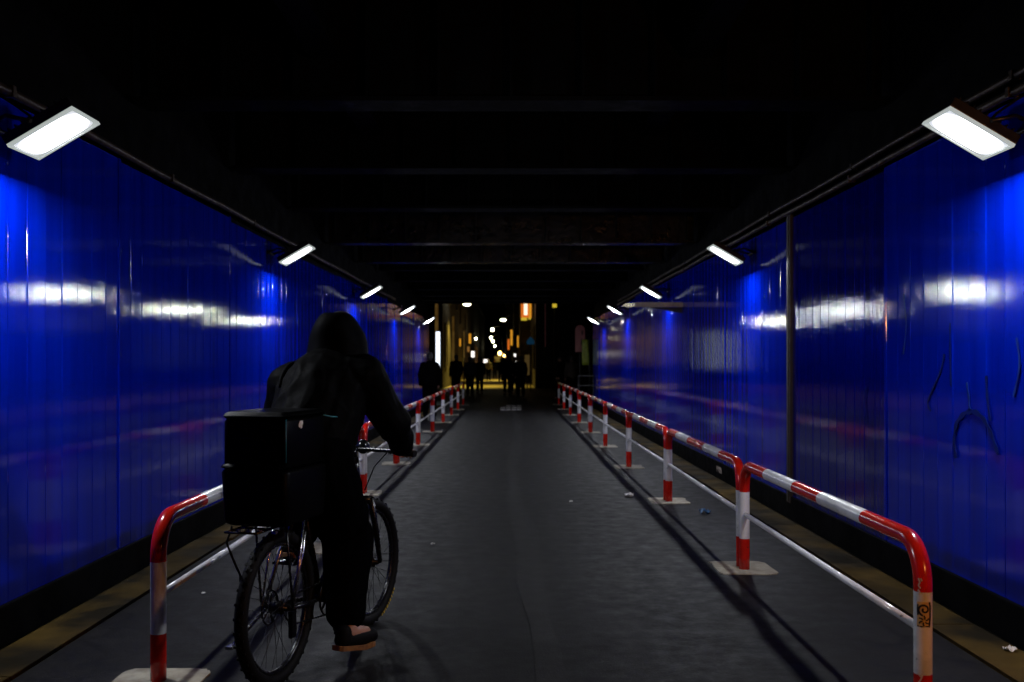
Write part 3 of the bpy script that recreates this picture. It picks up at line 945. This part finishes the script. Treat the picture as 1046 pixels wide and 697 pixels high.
    if hands != 'simple':      # loose sweatpants bunching over the saddle and the shin
        for S, s in (('L', -1), ('R', 1)):
            b.capsule(V['hip' + S] + Vector((s * .02, -.02, .04)), V['knee' + S].lerp(V['hip' + S], .3), .145, .130); b.capsule(V['knee' + S] + Vector((0, -.03, .02)), V['ankle' + S].lerp(V['knee' + S], .23) + Vector((-s * .01, 0, 0)), .125, .088)
    tr_ = remesh(b, 'trousers', M[tm], body, voxel, 5, fold * 1.5, 6)
    for S, s in (('L', -1), ('R', 1)):
        a, t_ = V['ankle' + S], V['toe' + S]
        d = (t_ - a); d = Vector((d.x, d.y, d.z)).normalized()
        heel = a - d * .035
        b = MB()
        dn = Vector((0, 0, -1)); dn = (dn - d * dn.dot(d)).normalized()
        b.capsule(heel + dn * .035, a + d * .08 + dn * .03, .042, .044); b.capsule(a + d * .08 + dn * .03, t_ + d * .05 + dn * .02, .044, .036); b.capsule(heel + dn * .0, heel + dn * .03, .040, .042)
        sh = remesh(b, 'shoe', M['shoe'], body, min(voxel, .012), 3)
        b = MB()
        sx = d.cross(dn).normalized()
        prof = [(-.080, .024), (-.066, .036), (-.02, .039), (.04, .036), (.10, .045), (.15, .043), (.19, .028), (.203, .012)]
        vs = []
        for (u, w_) in prof:
            for (sg, h) in ((-1, .058), (1, .058), (1, .082), (-1, .082)):
                vs.append(a + d * u + sx * sg * w_ + dn * (h - (.010 if u > .12 else 0)))
        fs = []
        for i in range(len(prof) - 1):
            for k in range(4): fs.append((i * 4 + k, i * 4 + (k + 1) % 4, i * 4 + 4 + (k + 1) % 4, i * 4 + 4 + k))
        fs += [(3, 2, 1, 0), tuple(range(len(vs) - 4, len(vs)))]
        b.add(vs, fs); b.build('sole', M['sole'] if jm == 'jacket' else M['rubber'], sh, bevel=.004)
    if hair:
        b = MB()
        b.ball(hd + up * .055 - fw * .012, (.086, .098, .098)); b.ball(hd - fw * .045 + up * .0, (.070, .05, .075))
        remesh(b, 'hair', M[hm], body, min(voxel, .012), 2, .003, 30)
    return body, jk, tr_, V, up, fw

# --- the hooded rider
Jr = dict(pelvis=(.01, .20, 1.00), waist=(.02, .27, 1.14), chest=(.03, .42, 1.31), neck=(.045, .52, 1.44), head=(.05, .56, 1.555),
          face=(0, 1, -.12),
          shoulderL=(-.150, .43, 1.335), elbowL=(-.300, .60, 1.14), wristL=(-.31, .755, 1.02), handL=(-.30, .815, 1.0),
          shoulderR=(.215, .47, 1.375), elbowR=(.320, .60, 1.15), wristR=(.315, .745, 1.025), handR=(.30, .815, 1.0),
          hipL=(-.085, .22, .955), kneeL=(-.125, .60, .80), ankleL=(-.135, .41, .565), toeL=(-.15, .53, .53),
          hipR=(.095, .22, .955), kneeR=(.115, .54, .575), ankleR=(.180, .375, .150), toeR=(.215, .50, .125))
hands = {'L': ((-.30, .815, .979), (-.97, -.24, -.05)), 'R': ((.30, .815, .979), (.97, -.24, -.05))}
rider, jk, trs, V, up, fw = make_person('person in a black hooded jacket riding the loaded bicycle away from the viewer', Jr, (BX, BY, 0), BH, voxel=.007, jm='jacket', tm='cloth', hands=hands, girth=1.24, hair=True, fold=.010)
# the hood: a soft shell open at the face
b = MB()
secs = [(-.215, .235, .165, -.045), (-.175, .205, .165, -.045), (-.13, .172, .162, -.04), (-.08, .152, .158, -.03), (-.03, .147, .152, -.022), (.03, .140, .150, -.02), (.08, .110, .142, -.030), (.118, .090, .122, -.036), (.143, .072, .088, -.045), (.152, .046, .050, -.055)]
n = 36
vs = []
cen = V['head'] + Vector((0, .0, -.01))
for (dz, rx, ry, oy) in secs:
    for k in range(n):
        a = 2 * PI * k / n - PI / 2
        p = Vector((rx * math.cos(a) * (1.0 + .04 * (math.cos(a) > 0)), oy + ry * math.sin(a), dz))
        w = 1 + .05 * noise.noise(Vector((p.x * 13, p.y * 13, p.z * 8))) + .022 * noise.noise(Vector((p.x * 30, p.y * 30, p.z * 22)))
        vs.append(cen + Vector((p.x * w, p.y * w, p.z)))
fs = []
for i in range(len(secs) - 1):
    for k in range(n):
        fwd = abs(k + .5 - n / 2) / n
        if 2 <= i <= 6 and fwd < (.10 if i in (2, 6) else .14): continue
        fs.append((i * n + k, i * n + (k + 1) % n, (i + 1) * n + (k + 1) % n, (i + 1) * n + k))
fs.append(tuple(range((len(secs) - 1) * n, len(secs) * n)))
b.add(vs, fs, smooth=True)
hood = b.build('hood', M['jacket'], rider)
sm = hood.modifiers.new('sub', 'SUBSURF'); sm.levels = 2; sm.render_levels = 2
sm = hood.modifiers.new('sol', 'SOLIDIFY'); sm.thickness = .012
# fold of the hood and cyan piping across the lower back
b = MB()
hem = []
for k in range(15):
    a = math.radians(-150 + k * 8.6)
    hem.append((.02 + .205 * math.cos(a), .30 + .185 * math.sin(a), 1.205 + .010 * math.sin(k * .8)))
b.tube(hem, .0045, 6); b.build('back_piping', M['piping'], rider)
b = MB()
for s_, pts in ((1, [(-.09, .40, 1.455), (-.115, .34, 1.43), (-.12, .28, 1.38), (-.115, .24, 1.33)]), (1, [(-.07, .38, 1.46), (-.02, .345, 1.455), (.05, .35, 1.455)])):
    b.tube(smooth_path(pts, 4), [.004 + .010 * math.sin(PI * k / (4 * (len(pts) - 1))) for k in range(4 * (len(pts) - 1) + 1)], 8)
b.build('hood_fold', M['jacket'], rider)
# eyes, in the hood's shadow
for s_ in (-1, 1):
    b = MB(); c_ = V['head'] + fw * .078 + Vector((s_ * .03, 0, .028)); b.ball(c_, .011, 10, 6); b.build('eye', M['paper'], rider)

# --- people in the background
def stand(turn=0.0, stride=.12, arm=.1, lean=0.0, h=1.0, bag=False):
    j = dict(pelvis=(0, 0, .93), waist=(0, .0 + lean * .2, 1.08), chest=(0, lean * .5, 1.29), neck=(0, .01 + lean * .9, 1.45), head=(0, .03 + lean * 1.2, 1.555), face=(0, 1, -.05 - lean),
             shoulderL=(-.155, lean * .7, 1.365), elbowL=(-.23, -arm * .6, 1.13), wristL=(-.23, -arm * .3 + .06, .89), handL=(-.23, -arm * .2 + .09, .80),
             shoulderR=(.155, lean * .7, 1.365), elbowR=(.23, arm * .4, 1.13), wristR=(.23, arm + .08, .89), handR=(.23, arm * 1.1 + .1, .80),
             hipL=(-.09, 0, .90), kneeL=(-.095, stride * .6 + .02, .50), ankleL=(-.10, stride, .09), toeL=(-.12, stride + .12, .045),
             hipR=(.09, 0, .90), kneeR=(.095, -stride * .2 + .04, .50), ankleR=(.10, -stride, .09 + stride * .15), toeR=(.12, -stride + .12, .045))
    return {k: (tuple(c * h for c in v) if k != 'face' else v) for k, v in j.items()}
def walker(px, Y, rz, label, h=1.0, jm='cloth', girth=.96, group='people at the far end of the underpass', **kw):
    return make_person(label, stand(h=h, **kw), ((px - 522) * Y / F, Y, 0), rz, group, .022, jm, 'cloth', 'simple', girth)
M['coat_brown'] = mat('brown_coat', (.035, .024, .016), None, 30, (.7, .9))
M['coat_blue'] = mat('navy_coat', (.012, .016, .035), None, 30, (.7, .9))
M['coat_pale'] = mat('pale_shirt', (.30, .29, .30), None, 30, (.7, .9))
walker(439, 25.0, .15, 'person in a bulky dark coat on the walkway beside the left blue wall', girth=1.10, stride=.08)
walker(466, 39.5, .3, 'stocky person in a black coat beside the far end of the left barriers', stride=.10, girth=1.10, h=1.03)
walker(480, 43.0, .0, 'person in a navy coat standing before the white shop sign', stride=.05, jm='coat_blue', h=1.0)
walker(490, 46.0, PI, 'slim person in black walking toward the viewer at the left of the lit paving', stride=.2, girth=.88)
walker(518, 44.0, PI, 'tall person in black walking in front of the warm street lantern', stride=.22, h=1.06)
walker(525.5, 46.0, PI + .2, 'person in a brown coat walking next to the tall person in black', stride=.15, jm='coat_brown')
walker(532, 41.0, .1, 'broad person in black standing below the orange hanging sign', stride=.06, girth=1.10)
walker(573, 38.5, 1.4, 'person in black turned sideways at the end of the right barriers', stride=.12, girth=1.02)
walker(584, 36.0, .2, 'person in dark clothes near the green banner', stride=.05, jm='coat_brown', h=1.0)
walker(499, 78.0, PI, 'distant person in a pale shirt walking down the lit street', stride=.18, jm='coat_pale')
walker(505.5, 84.0, PI, 'distant person in dark clothes in the middle of the lit street', stride=.12)
walker(511.5, 72.0, 0, 'distant person in black under the warm lantern', stride=.16)

# ------------------------------------------------------------------ street beyond the underpass
def building(x0, x1, y0, y1, h, side, label, m, wins, front=(), roofm='roof'):
    """side: +1 street lies toward +x of the building, -1 toward -x; wins: (y, z, w, h, material) on the street face; front: (x, z, w, h, material) on the face toward the viewer"""
    root = thing('building', label, 'building', ((x0 + x1) / 2, (y0 + y1) / 2, 0), group='buildings along the street beyond the underpass')
    W, D = x1 - x0, y1 - y0
    b = MB(); b.box((0, 0, h / 2), (W, D, h)); b.build('wall', M[m], root)
    b = MB(); b.box((0, 0, h + .12), (W + .3, D + .3, .24)); b.build('roof', M[roofm], root, bevel=.02)
    fx = side * W / 2
    for (y, z, w_, hh, wm) in wins:
        yy = y - (y0 + y1) / 2
        b = MB()
        for (dy, dz, sy, sz) in ((0, hh / 2 + .03, w_ + .12, .06), (0, -hh / 2 - .03, w_ + .12, .06), (w_ / 2 + .03, 0, .06, hh - .002), (-w_ / 2 - .03, 0, .06, hh - .002)):
            b.box((fx + side * .04, yy + dy, z + dz), (.08, sy, sz))
        b.box((fx + side * .035, yy, z), (.04, .04, hh - .004))
        f = b.build('window', M['frame'], root)
        b = MB(); b.box((fx + side * .012, yy, z), (.02, w_ - .002, hh - .002)); b.build('pane', M[wm], f)
    for (x, z, w_, hh, wm) in front:
        xx = x - (x0 + x1) / 2
        b = MB()
        for (dx, dz, sx, sz) in ((0, hh / 2 + .03, w_ + .12, .06), (0, -hh / 2 - .03, w_ + .12, .06), (w_ / 2 + .03, 0, .06, hh - .002), (-w_ / 2 - .03, 0, .06, hh - .002)):
            b.box((xx + dx, -D / 2 - .04, z + dz), (sx, .08, sz))
        f = b.build('window', M['frame'], root)
        b = MB(); b.box((xx, -D / 2 - .012, z), (w_ - .002, .02, hh - .002)); b.build('pane', M[wm], f)
    return root
gl, ww, wy = 'glass', 'win_warm', 'win_yellow'
building(-14, -3.75, 54.5, 71, 9.5, 1, 'dark corner building left of the lit street, amber strip on its edge', 'brick', [(57, 2.4, 1.6, 2.4, wy), (61, 5.8, 1.4, 1.5, gl), (65, 2.2, 2.0, 2.2, ww), (68.5, 5.8, 1.4, 1.5, gl)], [(-5.6, 5.6, .5, 1.6, gl), (-7.5, 2.0, 1.4, 2.0, gl)])
building(-13, -4.05, 72, 92, 8.0, 1, 'tan shop house left of the lit street, behind the dark corner building', 'facade', [(74, 2.3, 2.2, 2.6, ww), (79, 5.2, 1.4, 1.4, gl), (83, 2.2, 2.4, 2.2, wy), (88, 5.0, 1.4, 1.4, ww)])
building(-14, -4.4, 93, 128, 9.0, 1, 'long dark building left of the lit street, third from the crossing', 'brick', [(97, 2.4, 3.0, 2.6, ww), (105, 2.4, 3.0, 2.6, wy), (113, 5.6, 1.8, 1.6, gl), (121, 2.4, 3.0, 2.4, ww)])
building(-16, -5.2, 129, 200, 10, 1, 'farthest dark building left of the lit street', 'brick', [(135, 2.4, 4, 2.6, wy), (150, 2.4, 4, 2.6, ww), (168, 5.4, 3, 2, gl)])
building(1.35, 12, 54.5, 70, 10.5, -1, 'dark corner building right of the lit street, orange sign hung on it', 'brick', [(57, 2.3, 1.8, 2.4, wy), (61, 5.6, 1.4, 1.5, gl), (64.5, 2.2, 2.2, 2.4, ww), (68, 5.6, 1.4, 1.5, ww)], [(4.2, 5.0, 1.0, 1.3, gl), (6.6, 1.8, 1.6, 2.0, gl)])
building(.75, 11, 71, 94, 8.5, -1, 'tan shop house right of the lit street, with warm shop windows', 'facade', [(73.5, 3.4, 2.4, 3.0, ww), (78.5, 2.4, 2.6, 2.8, ww), (84, 4.6, 1.6, 1.6, wy), (89, 2.3, 2.6, 2.4, ww)])
building(.25, 10, 95, 130, 9, -1, 'long dark building right of the lit street, third from the crossing', 'brick', [(98, 2.5, 3, 2.6, wy), (107, 2.5, 3, 2.6, ww), (118, 5.2, 2, 1.6, gl)])
building(-.7, 10, 131, 205, 10, -1, 'farthest dark building right of the lit street', 'brick', [(138, 2.4, 4, 2.6, ww), (155, 2.4, 4, 2.6, gl)])
building(-8, 6, 300, 312, 9, 1, 'dark building closing the far end of the lit street', 'brick', [], [(-4, 2.4, 2, 1.6, wy), (-1, 5, 2, 1.6, gl)])
building(-16, -4.6, 40, 50, 8.5, 1, 'dark brick building at the crossing, beyond the left end of the underpass', 'brick', [(43, 2.2, 1.6, 2.2, gl), (47, 5.2, 1.4, 1.4, gl)], [(-5.4, 3.4, .9, 1.5, gl)])
building(4.9, 16, 40, 50, 8.5, -1, 'dark brick building at the crossing, beyond the right end of the underpass', 'brick', [(43, 2.2, 1.6, 2.2, gl), (47, 5.2, 1.4, 1.4, gl)], [(5.8, 3.0, 1.0, 1.5, gl)])

def street_lamp(px, py, Y, kind, label, side, size=1.0):
    p = at(px, py, Y)
    arm = 1.5 * side
    root = thing('street_lamp', label, 'street lamp', (p.x + arm, Y, 0), group='street lamps along the lit street')
    MB().tube([(0, 0, 0), (0, 0, 1.0), (0, 0, p.z + .35)], [.07, .055, .04], 10).build('pole', M['pole'], root)
    MB().tube([(0, 0, p.z + .28), (-arm * .5, 0, p.z + .38), (-arm, 0, p.z + .22)], .025, 8).build('arm', M['pole'], root)
    b = MB()
    if kind == 'oval':
        b.ball((-arm, 0, p.z), (.23 * size, .30 * size, .09 * size), 18, 10); b.build('lamp_head', M['oval_glow'], root)
        b = MB(); b.tube([(-arm, 0, p.z + .07), (-arm, 0, p.z + .13), (-arm, 0, p.z + .22)], [.25 * size, .16 * size, .03], 18); b.build('lamp_cap', M['pole'], root)
        ld = bpy.data.lights.new('lamp_beam', 'SPOT'); ld.energy = 3000; ld.color = (1.0, .74, .12); ld.spot_size = math.radians(112); ld.spot_blend = .6; ld.shadow_soft_size = .2
        lo = bpy.data.objects.new('lamp_beam', ld); COL.objects.link(lo); lo.parent = root; lo.location = (-arm, 0, p.z - .12)
    else:
        b.ball((-arm, 0, p.z), .17 * size, 18, 12); b.build('globe', M['street_glow'], root)
        b = MB(); b.tube([(-arm, 0, p.z + .15 * size), (-arm, 0, p.z + .22)], [.12 * size, .03], 14); b.build('lamp_cap', M['pole'], root)
street_lamp(477, 311, 60, 'oval', 'nearest oval street lamp, hanging high at the left of the lit street', -1)
street_lamp(514, 327, 80, 'oval', 'smaller oval street lamp hanging high over the middle of the street', 1)
street_lamp(503, 337, 100, 'globe', 'topmost bright round street lamp, above the column of lamps', 1, .85)
street_lamp(486, 346, 122, 'globe', 'bright round street lamp alone at the left side of the street', -.35, .8)
street_lamp(501.5, 345, 135, 'globe', 'second bright round street lamp from the top of the lamp column', 1, .9)
street_lamp(503.5, 349, 160, 'globe', 'third bright round street lamp down the lamp column', 1, .95)
street_lamp(505.5, 353.5, 190, 'globe', 'lowest and farthest bright round street lamp of the lamp column', 1, 1.0)
def lantern(px, py, Y, r, label, side):
    p = at(px, py, Y)
    root = thing('street_lantern', label, 'lantern', (p.x + side * .8, Y, 0))
    MB().tube([(0, 0, 0), (0, 0, p.z + .5)], .04, 8).build('pole', M['pole'], root)
    MB().tube([(0, 0, p.z + .48), (-side * .8, 0, p.z + .48), (-side * .8, 0, p.z + r)], .015, 6).build('hook', M['pole'], root)
    b = MB(); b.ball((-side * .8, 0, p.z), (r, r, r * 1.15), 16, 10); b.build('lantern_shade', M['lantern_glow'], root)
lantern(510.5, 361, 105, .19, 'warm orange lantern glowing low at the end of the lit street', 1)
lantern(515, 363.5, 98, .11, 'small warm lantern just right of the bigger orange one', 1)

# hanging orange sign
p = at(537.5, 316, 57)
root = thing('hanging_sign', 'lit orange hanging sign with a white core high over the street corner', 'sign', p)
b = MB(); b.box((0, 0, 0), (.60, .16, .98)); b.build('sign_case', M['sign_orange'], root, bevel=.02)
b = MB(); b.box((-.03, -.095, .06), (.20, .03, .80)); b.build('light_core', M['sign_core'], root)
b = MB(); b.box((.225, -.09, .0), (.13, .02, .94)); b.build('side_band', M['sign_amber'], root)
b = MB(); b.box((-.12, -.09, -.57), (.34, .10, .16)); b.box((.2, -.09, -.54), (.14, .1, .10)); b.build('bottom_fringe', M['sign_yellow'], root)
b = MB(); b.tube([(0, 0, .49), (0, 0, .58), (.9, .4, .58)], .025, 8); b.build('hanger', M['pole'], root)
def panel_sign(name, px, py, Y, w, h, m, label, cat, d=.12, post=True):
    q = at(px, py, Y)
    root = thing(name, label, cat, (q.x, Y, 0))
    b = MB(); b.box((0, 0, q.z), (w, d, h)); b.build('light_panel', M[m], root, bevel=min(w, h) * .08)
    b = MB(); b.box((0, d / 2 + .02, q.z), (w + .06, .04, h + .06)); b.build('casing', M['pole'], root)
    if post:
        MB().tube([(0, d / 2 + .07, 0), (0, d / 2 + .07, q.z + h / 2)], .03, 8).build('post', M['pole'], root)
    return root
panel_sign('glow_strip', 447.3, 358, 38.2, .15, 1.42, 'tube_white', 'tall white vertical light strip beyond the left blue wall', 'light sign')
panel_sign('glow_strip', 446, 327, 40, .12, 1.4, 'amber_wall_glow', 'amber glowing strip for a warm-lit wall above the tall white light strip', 'light sign')  # emissive strip paints the warm light on a wall
panel_sign('glow_strip', 463, 346, 54.0, .11, 2.4, 'amber_wall_glow', 'tall thin amber glowing strip for a lit column on the corner of the left building', 'light sign')  # emissive strip in place of a lit column
panel_sign('glow_strip', 474, 352, 54.1, .07, 1.5, 'amber_wall_glow', 'short thin amber glowing strip near the dark people on the left', 'light sign')
panel_sign('shop_sign', 483, 362, 88, .28, .55, 'shop_white', 'small bright white shop sign above heads on the left of the street', 'sign')
panel_sign('shop_sign', 526, 366, 68, .13, .60, 'shop_white', 'narrow white shop sign at the right edge of the lit street', 'sign')
panel_sign('shop_sign', 522.5, 345, 70.5, .14, 1.1, 'sign_amber', 'narrow glowing orange shop sign above the right side of the street', 'sign')
panel_sign('shop_sign', 566.5, 311.5, 52, .22, .28, 'sign_yellow', 'tiny square yellow sign high under the bridge edge on the right', 'sign', post=True)
panel_sign('lit_wall_panel', 538.5, 373, 54.2, .26, 1.1, 'facade_glow', 'dim beige glowing panel for a lit wall below the blue sign', 'sign')  # emissive panel added where a wall is lit
panel_sign('glow_strip', 557, 330, 53.8, .05, 2.6, 'pink', 'faint reddish vertical strip right of the orange hanging sign', 'light sign')
panel_sign('shop_sign', 470, 350, 71.6, .10, .55, 'sign_amber', 'small amber shop sign beside the short amber glowing strip', 'sign')
panel_sign('shop_sign', 478.5, 357, 74, .16, .40, 'win_warm', 'dim orange shop sign between the amber strip and the white shop sign', 'sign')
panel_sign('shop_sign', 480, 346, 92.5, .20, .9, 'sign_amber', 'narrow amber sign just below the lone round street lamp', 'sign')
panel_sign('shop_sign', 519.5, 352, 94.5, .18, 1.0, 'sign_orange', 'thin red orange sign on the right of the street behind the orange shop sign', 'sign')
panel_sign('shop_sign', 529, 349, 70.3, .10, .8, 'sign_amber', 'thin amber sign directly right of the narrow orange shop sign', 'sign')
panel_sign('shop_sign', 496, 369, 128, .50, .45, 'shop_white', 'tiny white sign at head height far down the lit street', 'sign')
# blue pointed road sign
p = at(542, 348.5, 50)
root = thing('road_sign', 'small dim blue pointed road sign on a pole near the orange hanging sign', 'road sign', (p.x, 50, 0))
b = MB()
o5 = [(-.19, -.17), (.19, -.17), (.19, .02), (0, .22), (-.19, .02)]
b.add([(u, -.015, p.z + v) for u, v in o5] + [(u, .015, p.z + v) for u, v in o5], [(0, 1, 2, 3, 4), (9, 8, 7, 6, 5)] + [(i, i + 5, (i + 1) % 5 + 5, (i + 1) % 5) for i in range(5)])
b.build('sign_face', M['blue_sign'], root)
MB().tube([(0, .045, 0), (0, .045, p.z + .2)], .03, 8).build('pole', M['pole'], root)
# pink arched panel, banner and low rack past the right end of the wall
p = at(592.5, 346, 33.5)
root = thing('arched_panel', 'pink arched panel at the far end of the graffiti wall', 'sign', (p.x, 33.5, 0))
b = MB()
arc = [(-.16, -.45), (.16, -.45)] + [(.16 * math.cos(PI * k / 10), .28 + .17 * math.sin(PI * k / 10)) for k in range(11)]
n = len(arc)
b.add([(u, -.03, p.z + v) for u, v in arc] + [(u, .03, p.z + v) for u, v in arc], [tuple(range(n)), tuple(reversed(range(n, 2 * n)))] + [(i, i + n, (i + 1) % n + n, (i + 1) % n) for i in range(n)])
b.build('panel_face', M['pink'], root)
b = MB(); b.box((.07, -.045, p.z + .2), (.06, .02, .16)); b.box((.05, -.045, p.z - .1), (.05, .02, .22)); b.build('dark_motif', M['pole'], root)
MB().tube([(0, .06, 0), (0, .06, p.z + .3)], .025, 8).build('post', M['pole'], root)
p = at(598, 360, 32.6)
root = thing('banner', 'narrow yellow green banner on a pole beside the pink arched panel', 'banner', (p.x, 32.6, 0))
b = MB()
for i in range(2):
    pass
vs = []
for j in range(9):
    for (u) in (-.11, -.04, .04, .11):
        vs.append((u, .025 * math.sin(u * 30 + j * .6), p.z - .42 + .84 * j / 8))
b.add(vs, [(j * 4 + i, j * 4 + i + 1, j * 4 + i + 5, j * 4 + i + 4) for j in range(8) for i in range(3)], smooth=True)
o = b.build('cloth', M['banner'], root); sm = o.modifiers.new('s', 'SOLIDIFY'); sm.thickness = .006
MB().tube([(.13, .03, 0), (.13, .03, p.z + .5)], .015, 8).build('pole', M['steel_dim'], root)
p = at(600, 388, 31.0)
root = thing('steel_rack', 'low grey steel rack at the far end of the graffiti wall', 'rack', (p.x - .05, 31.0, 0))
for z in (1.02, .72): b = MB(); b.box((0, 0, z), (.50, .28, .03)); b.build('shelf', M['steel_dim'], root, bevel=.004)
for sx in (-.23, .23):
    for sy in (-.12, .12): MB().tube([(sx, sy, 0), (sx, sy, 1.03)], .012, 6).build('leg', M['steel_dim'], root)

# warm bulkhead lamp on the abutment at the near mouth of the underpass
root = thing('wall_lamp', 'warm caged wall lamp on the bare abutment at the near mouth of the underpass', 'wall lamp', (2.64, 1.75, 1.95))
MB().tube([(.0, 0, 0), (-.05, 0, 0)], .11, 18).build('base_plate', M['housing'], root)
b = MB(); b.ball((-.16, 0, 0), (.10, .085, .085), 16, 10); b.build('globe', emit('warm_lamp_globe', (1.0, .38, .08), 360), root)
b = MB()
for k in range(4):
    a = k * PI / 4
    b.tube([(-.05, .1 * math.cos(a), .1 * math.sin(a)), (-.2, .1 * math.cos(a), .1 * math.sin(a)), (-.28, 0, 0), (-.2, -.1 * math.cos(a), -.1 * math.sin(a)), (-.05, -.1 * math.cos(a), -.1 * math.sin(a))], .003, 5)
b.build('cage', M['housing'], root)

# ------------------------------------------------------------------ sky
w = bpy.data.worlds.new('World'); scene.world = w; w.use_nodes = True
t = w.node_tree
bg = t.nodes['Background']
sk = t.nodes.new('ShaderNodeTexSky'); sk.sky_type = 'NISHITA'; sk.sun_disc = False
sk.sun_elevation = math.radians(-7); sk.sun_rotation = math.radians(200)
t.links.new(sk.outputs['Color'], bg.inputs['Color'])
bg.inputs['Strength'].default_value = .003

# ------------------------------------------------------------------ camera
cam = bpy.data.cameras.new('camera'); co = bpy.data.objects.new('camera', cam); COL.objects.link(co)
co.location = (0, 0, CAMZ); co.rotation_euler = (PI / 2, 0, 0)
cam.sensor_width = 36; cam.lens = 36 * F / 1046
cam.shift_x = 1.0 / 1046; cam.shift_y = 21.5 / 1046
cam.clip_end = 2000; cam.clip_start = .05
cam.dof.use_dof = True; cam.dof.focus_distance = 5.6; cam.dof.aperture_fstop = 2.8
scene.camera = co
vs_ = scene.view_settings
vs_.view_transform = 'Standard'; vs_.look = 'None'; vs_.exposure = -.3; vs_.gamma = 1; vs_.use_curve_mapping = False
cy = scene.cycles
cy.use_denoising = True
try: cy.denoiser = 'OPENIMAGEDENOISE'
except Exception: pass
cy.max_bounces = 6; cy.diffuse_bounces = 3; cy.glossy_bounces = 4
cy.sample_clamp_indirect = 4; cy.sample_clamp_direct = 0
cy.use_light_tree = True
cy.blur_glossy = .3
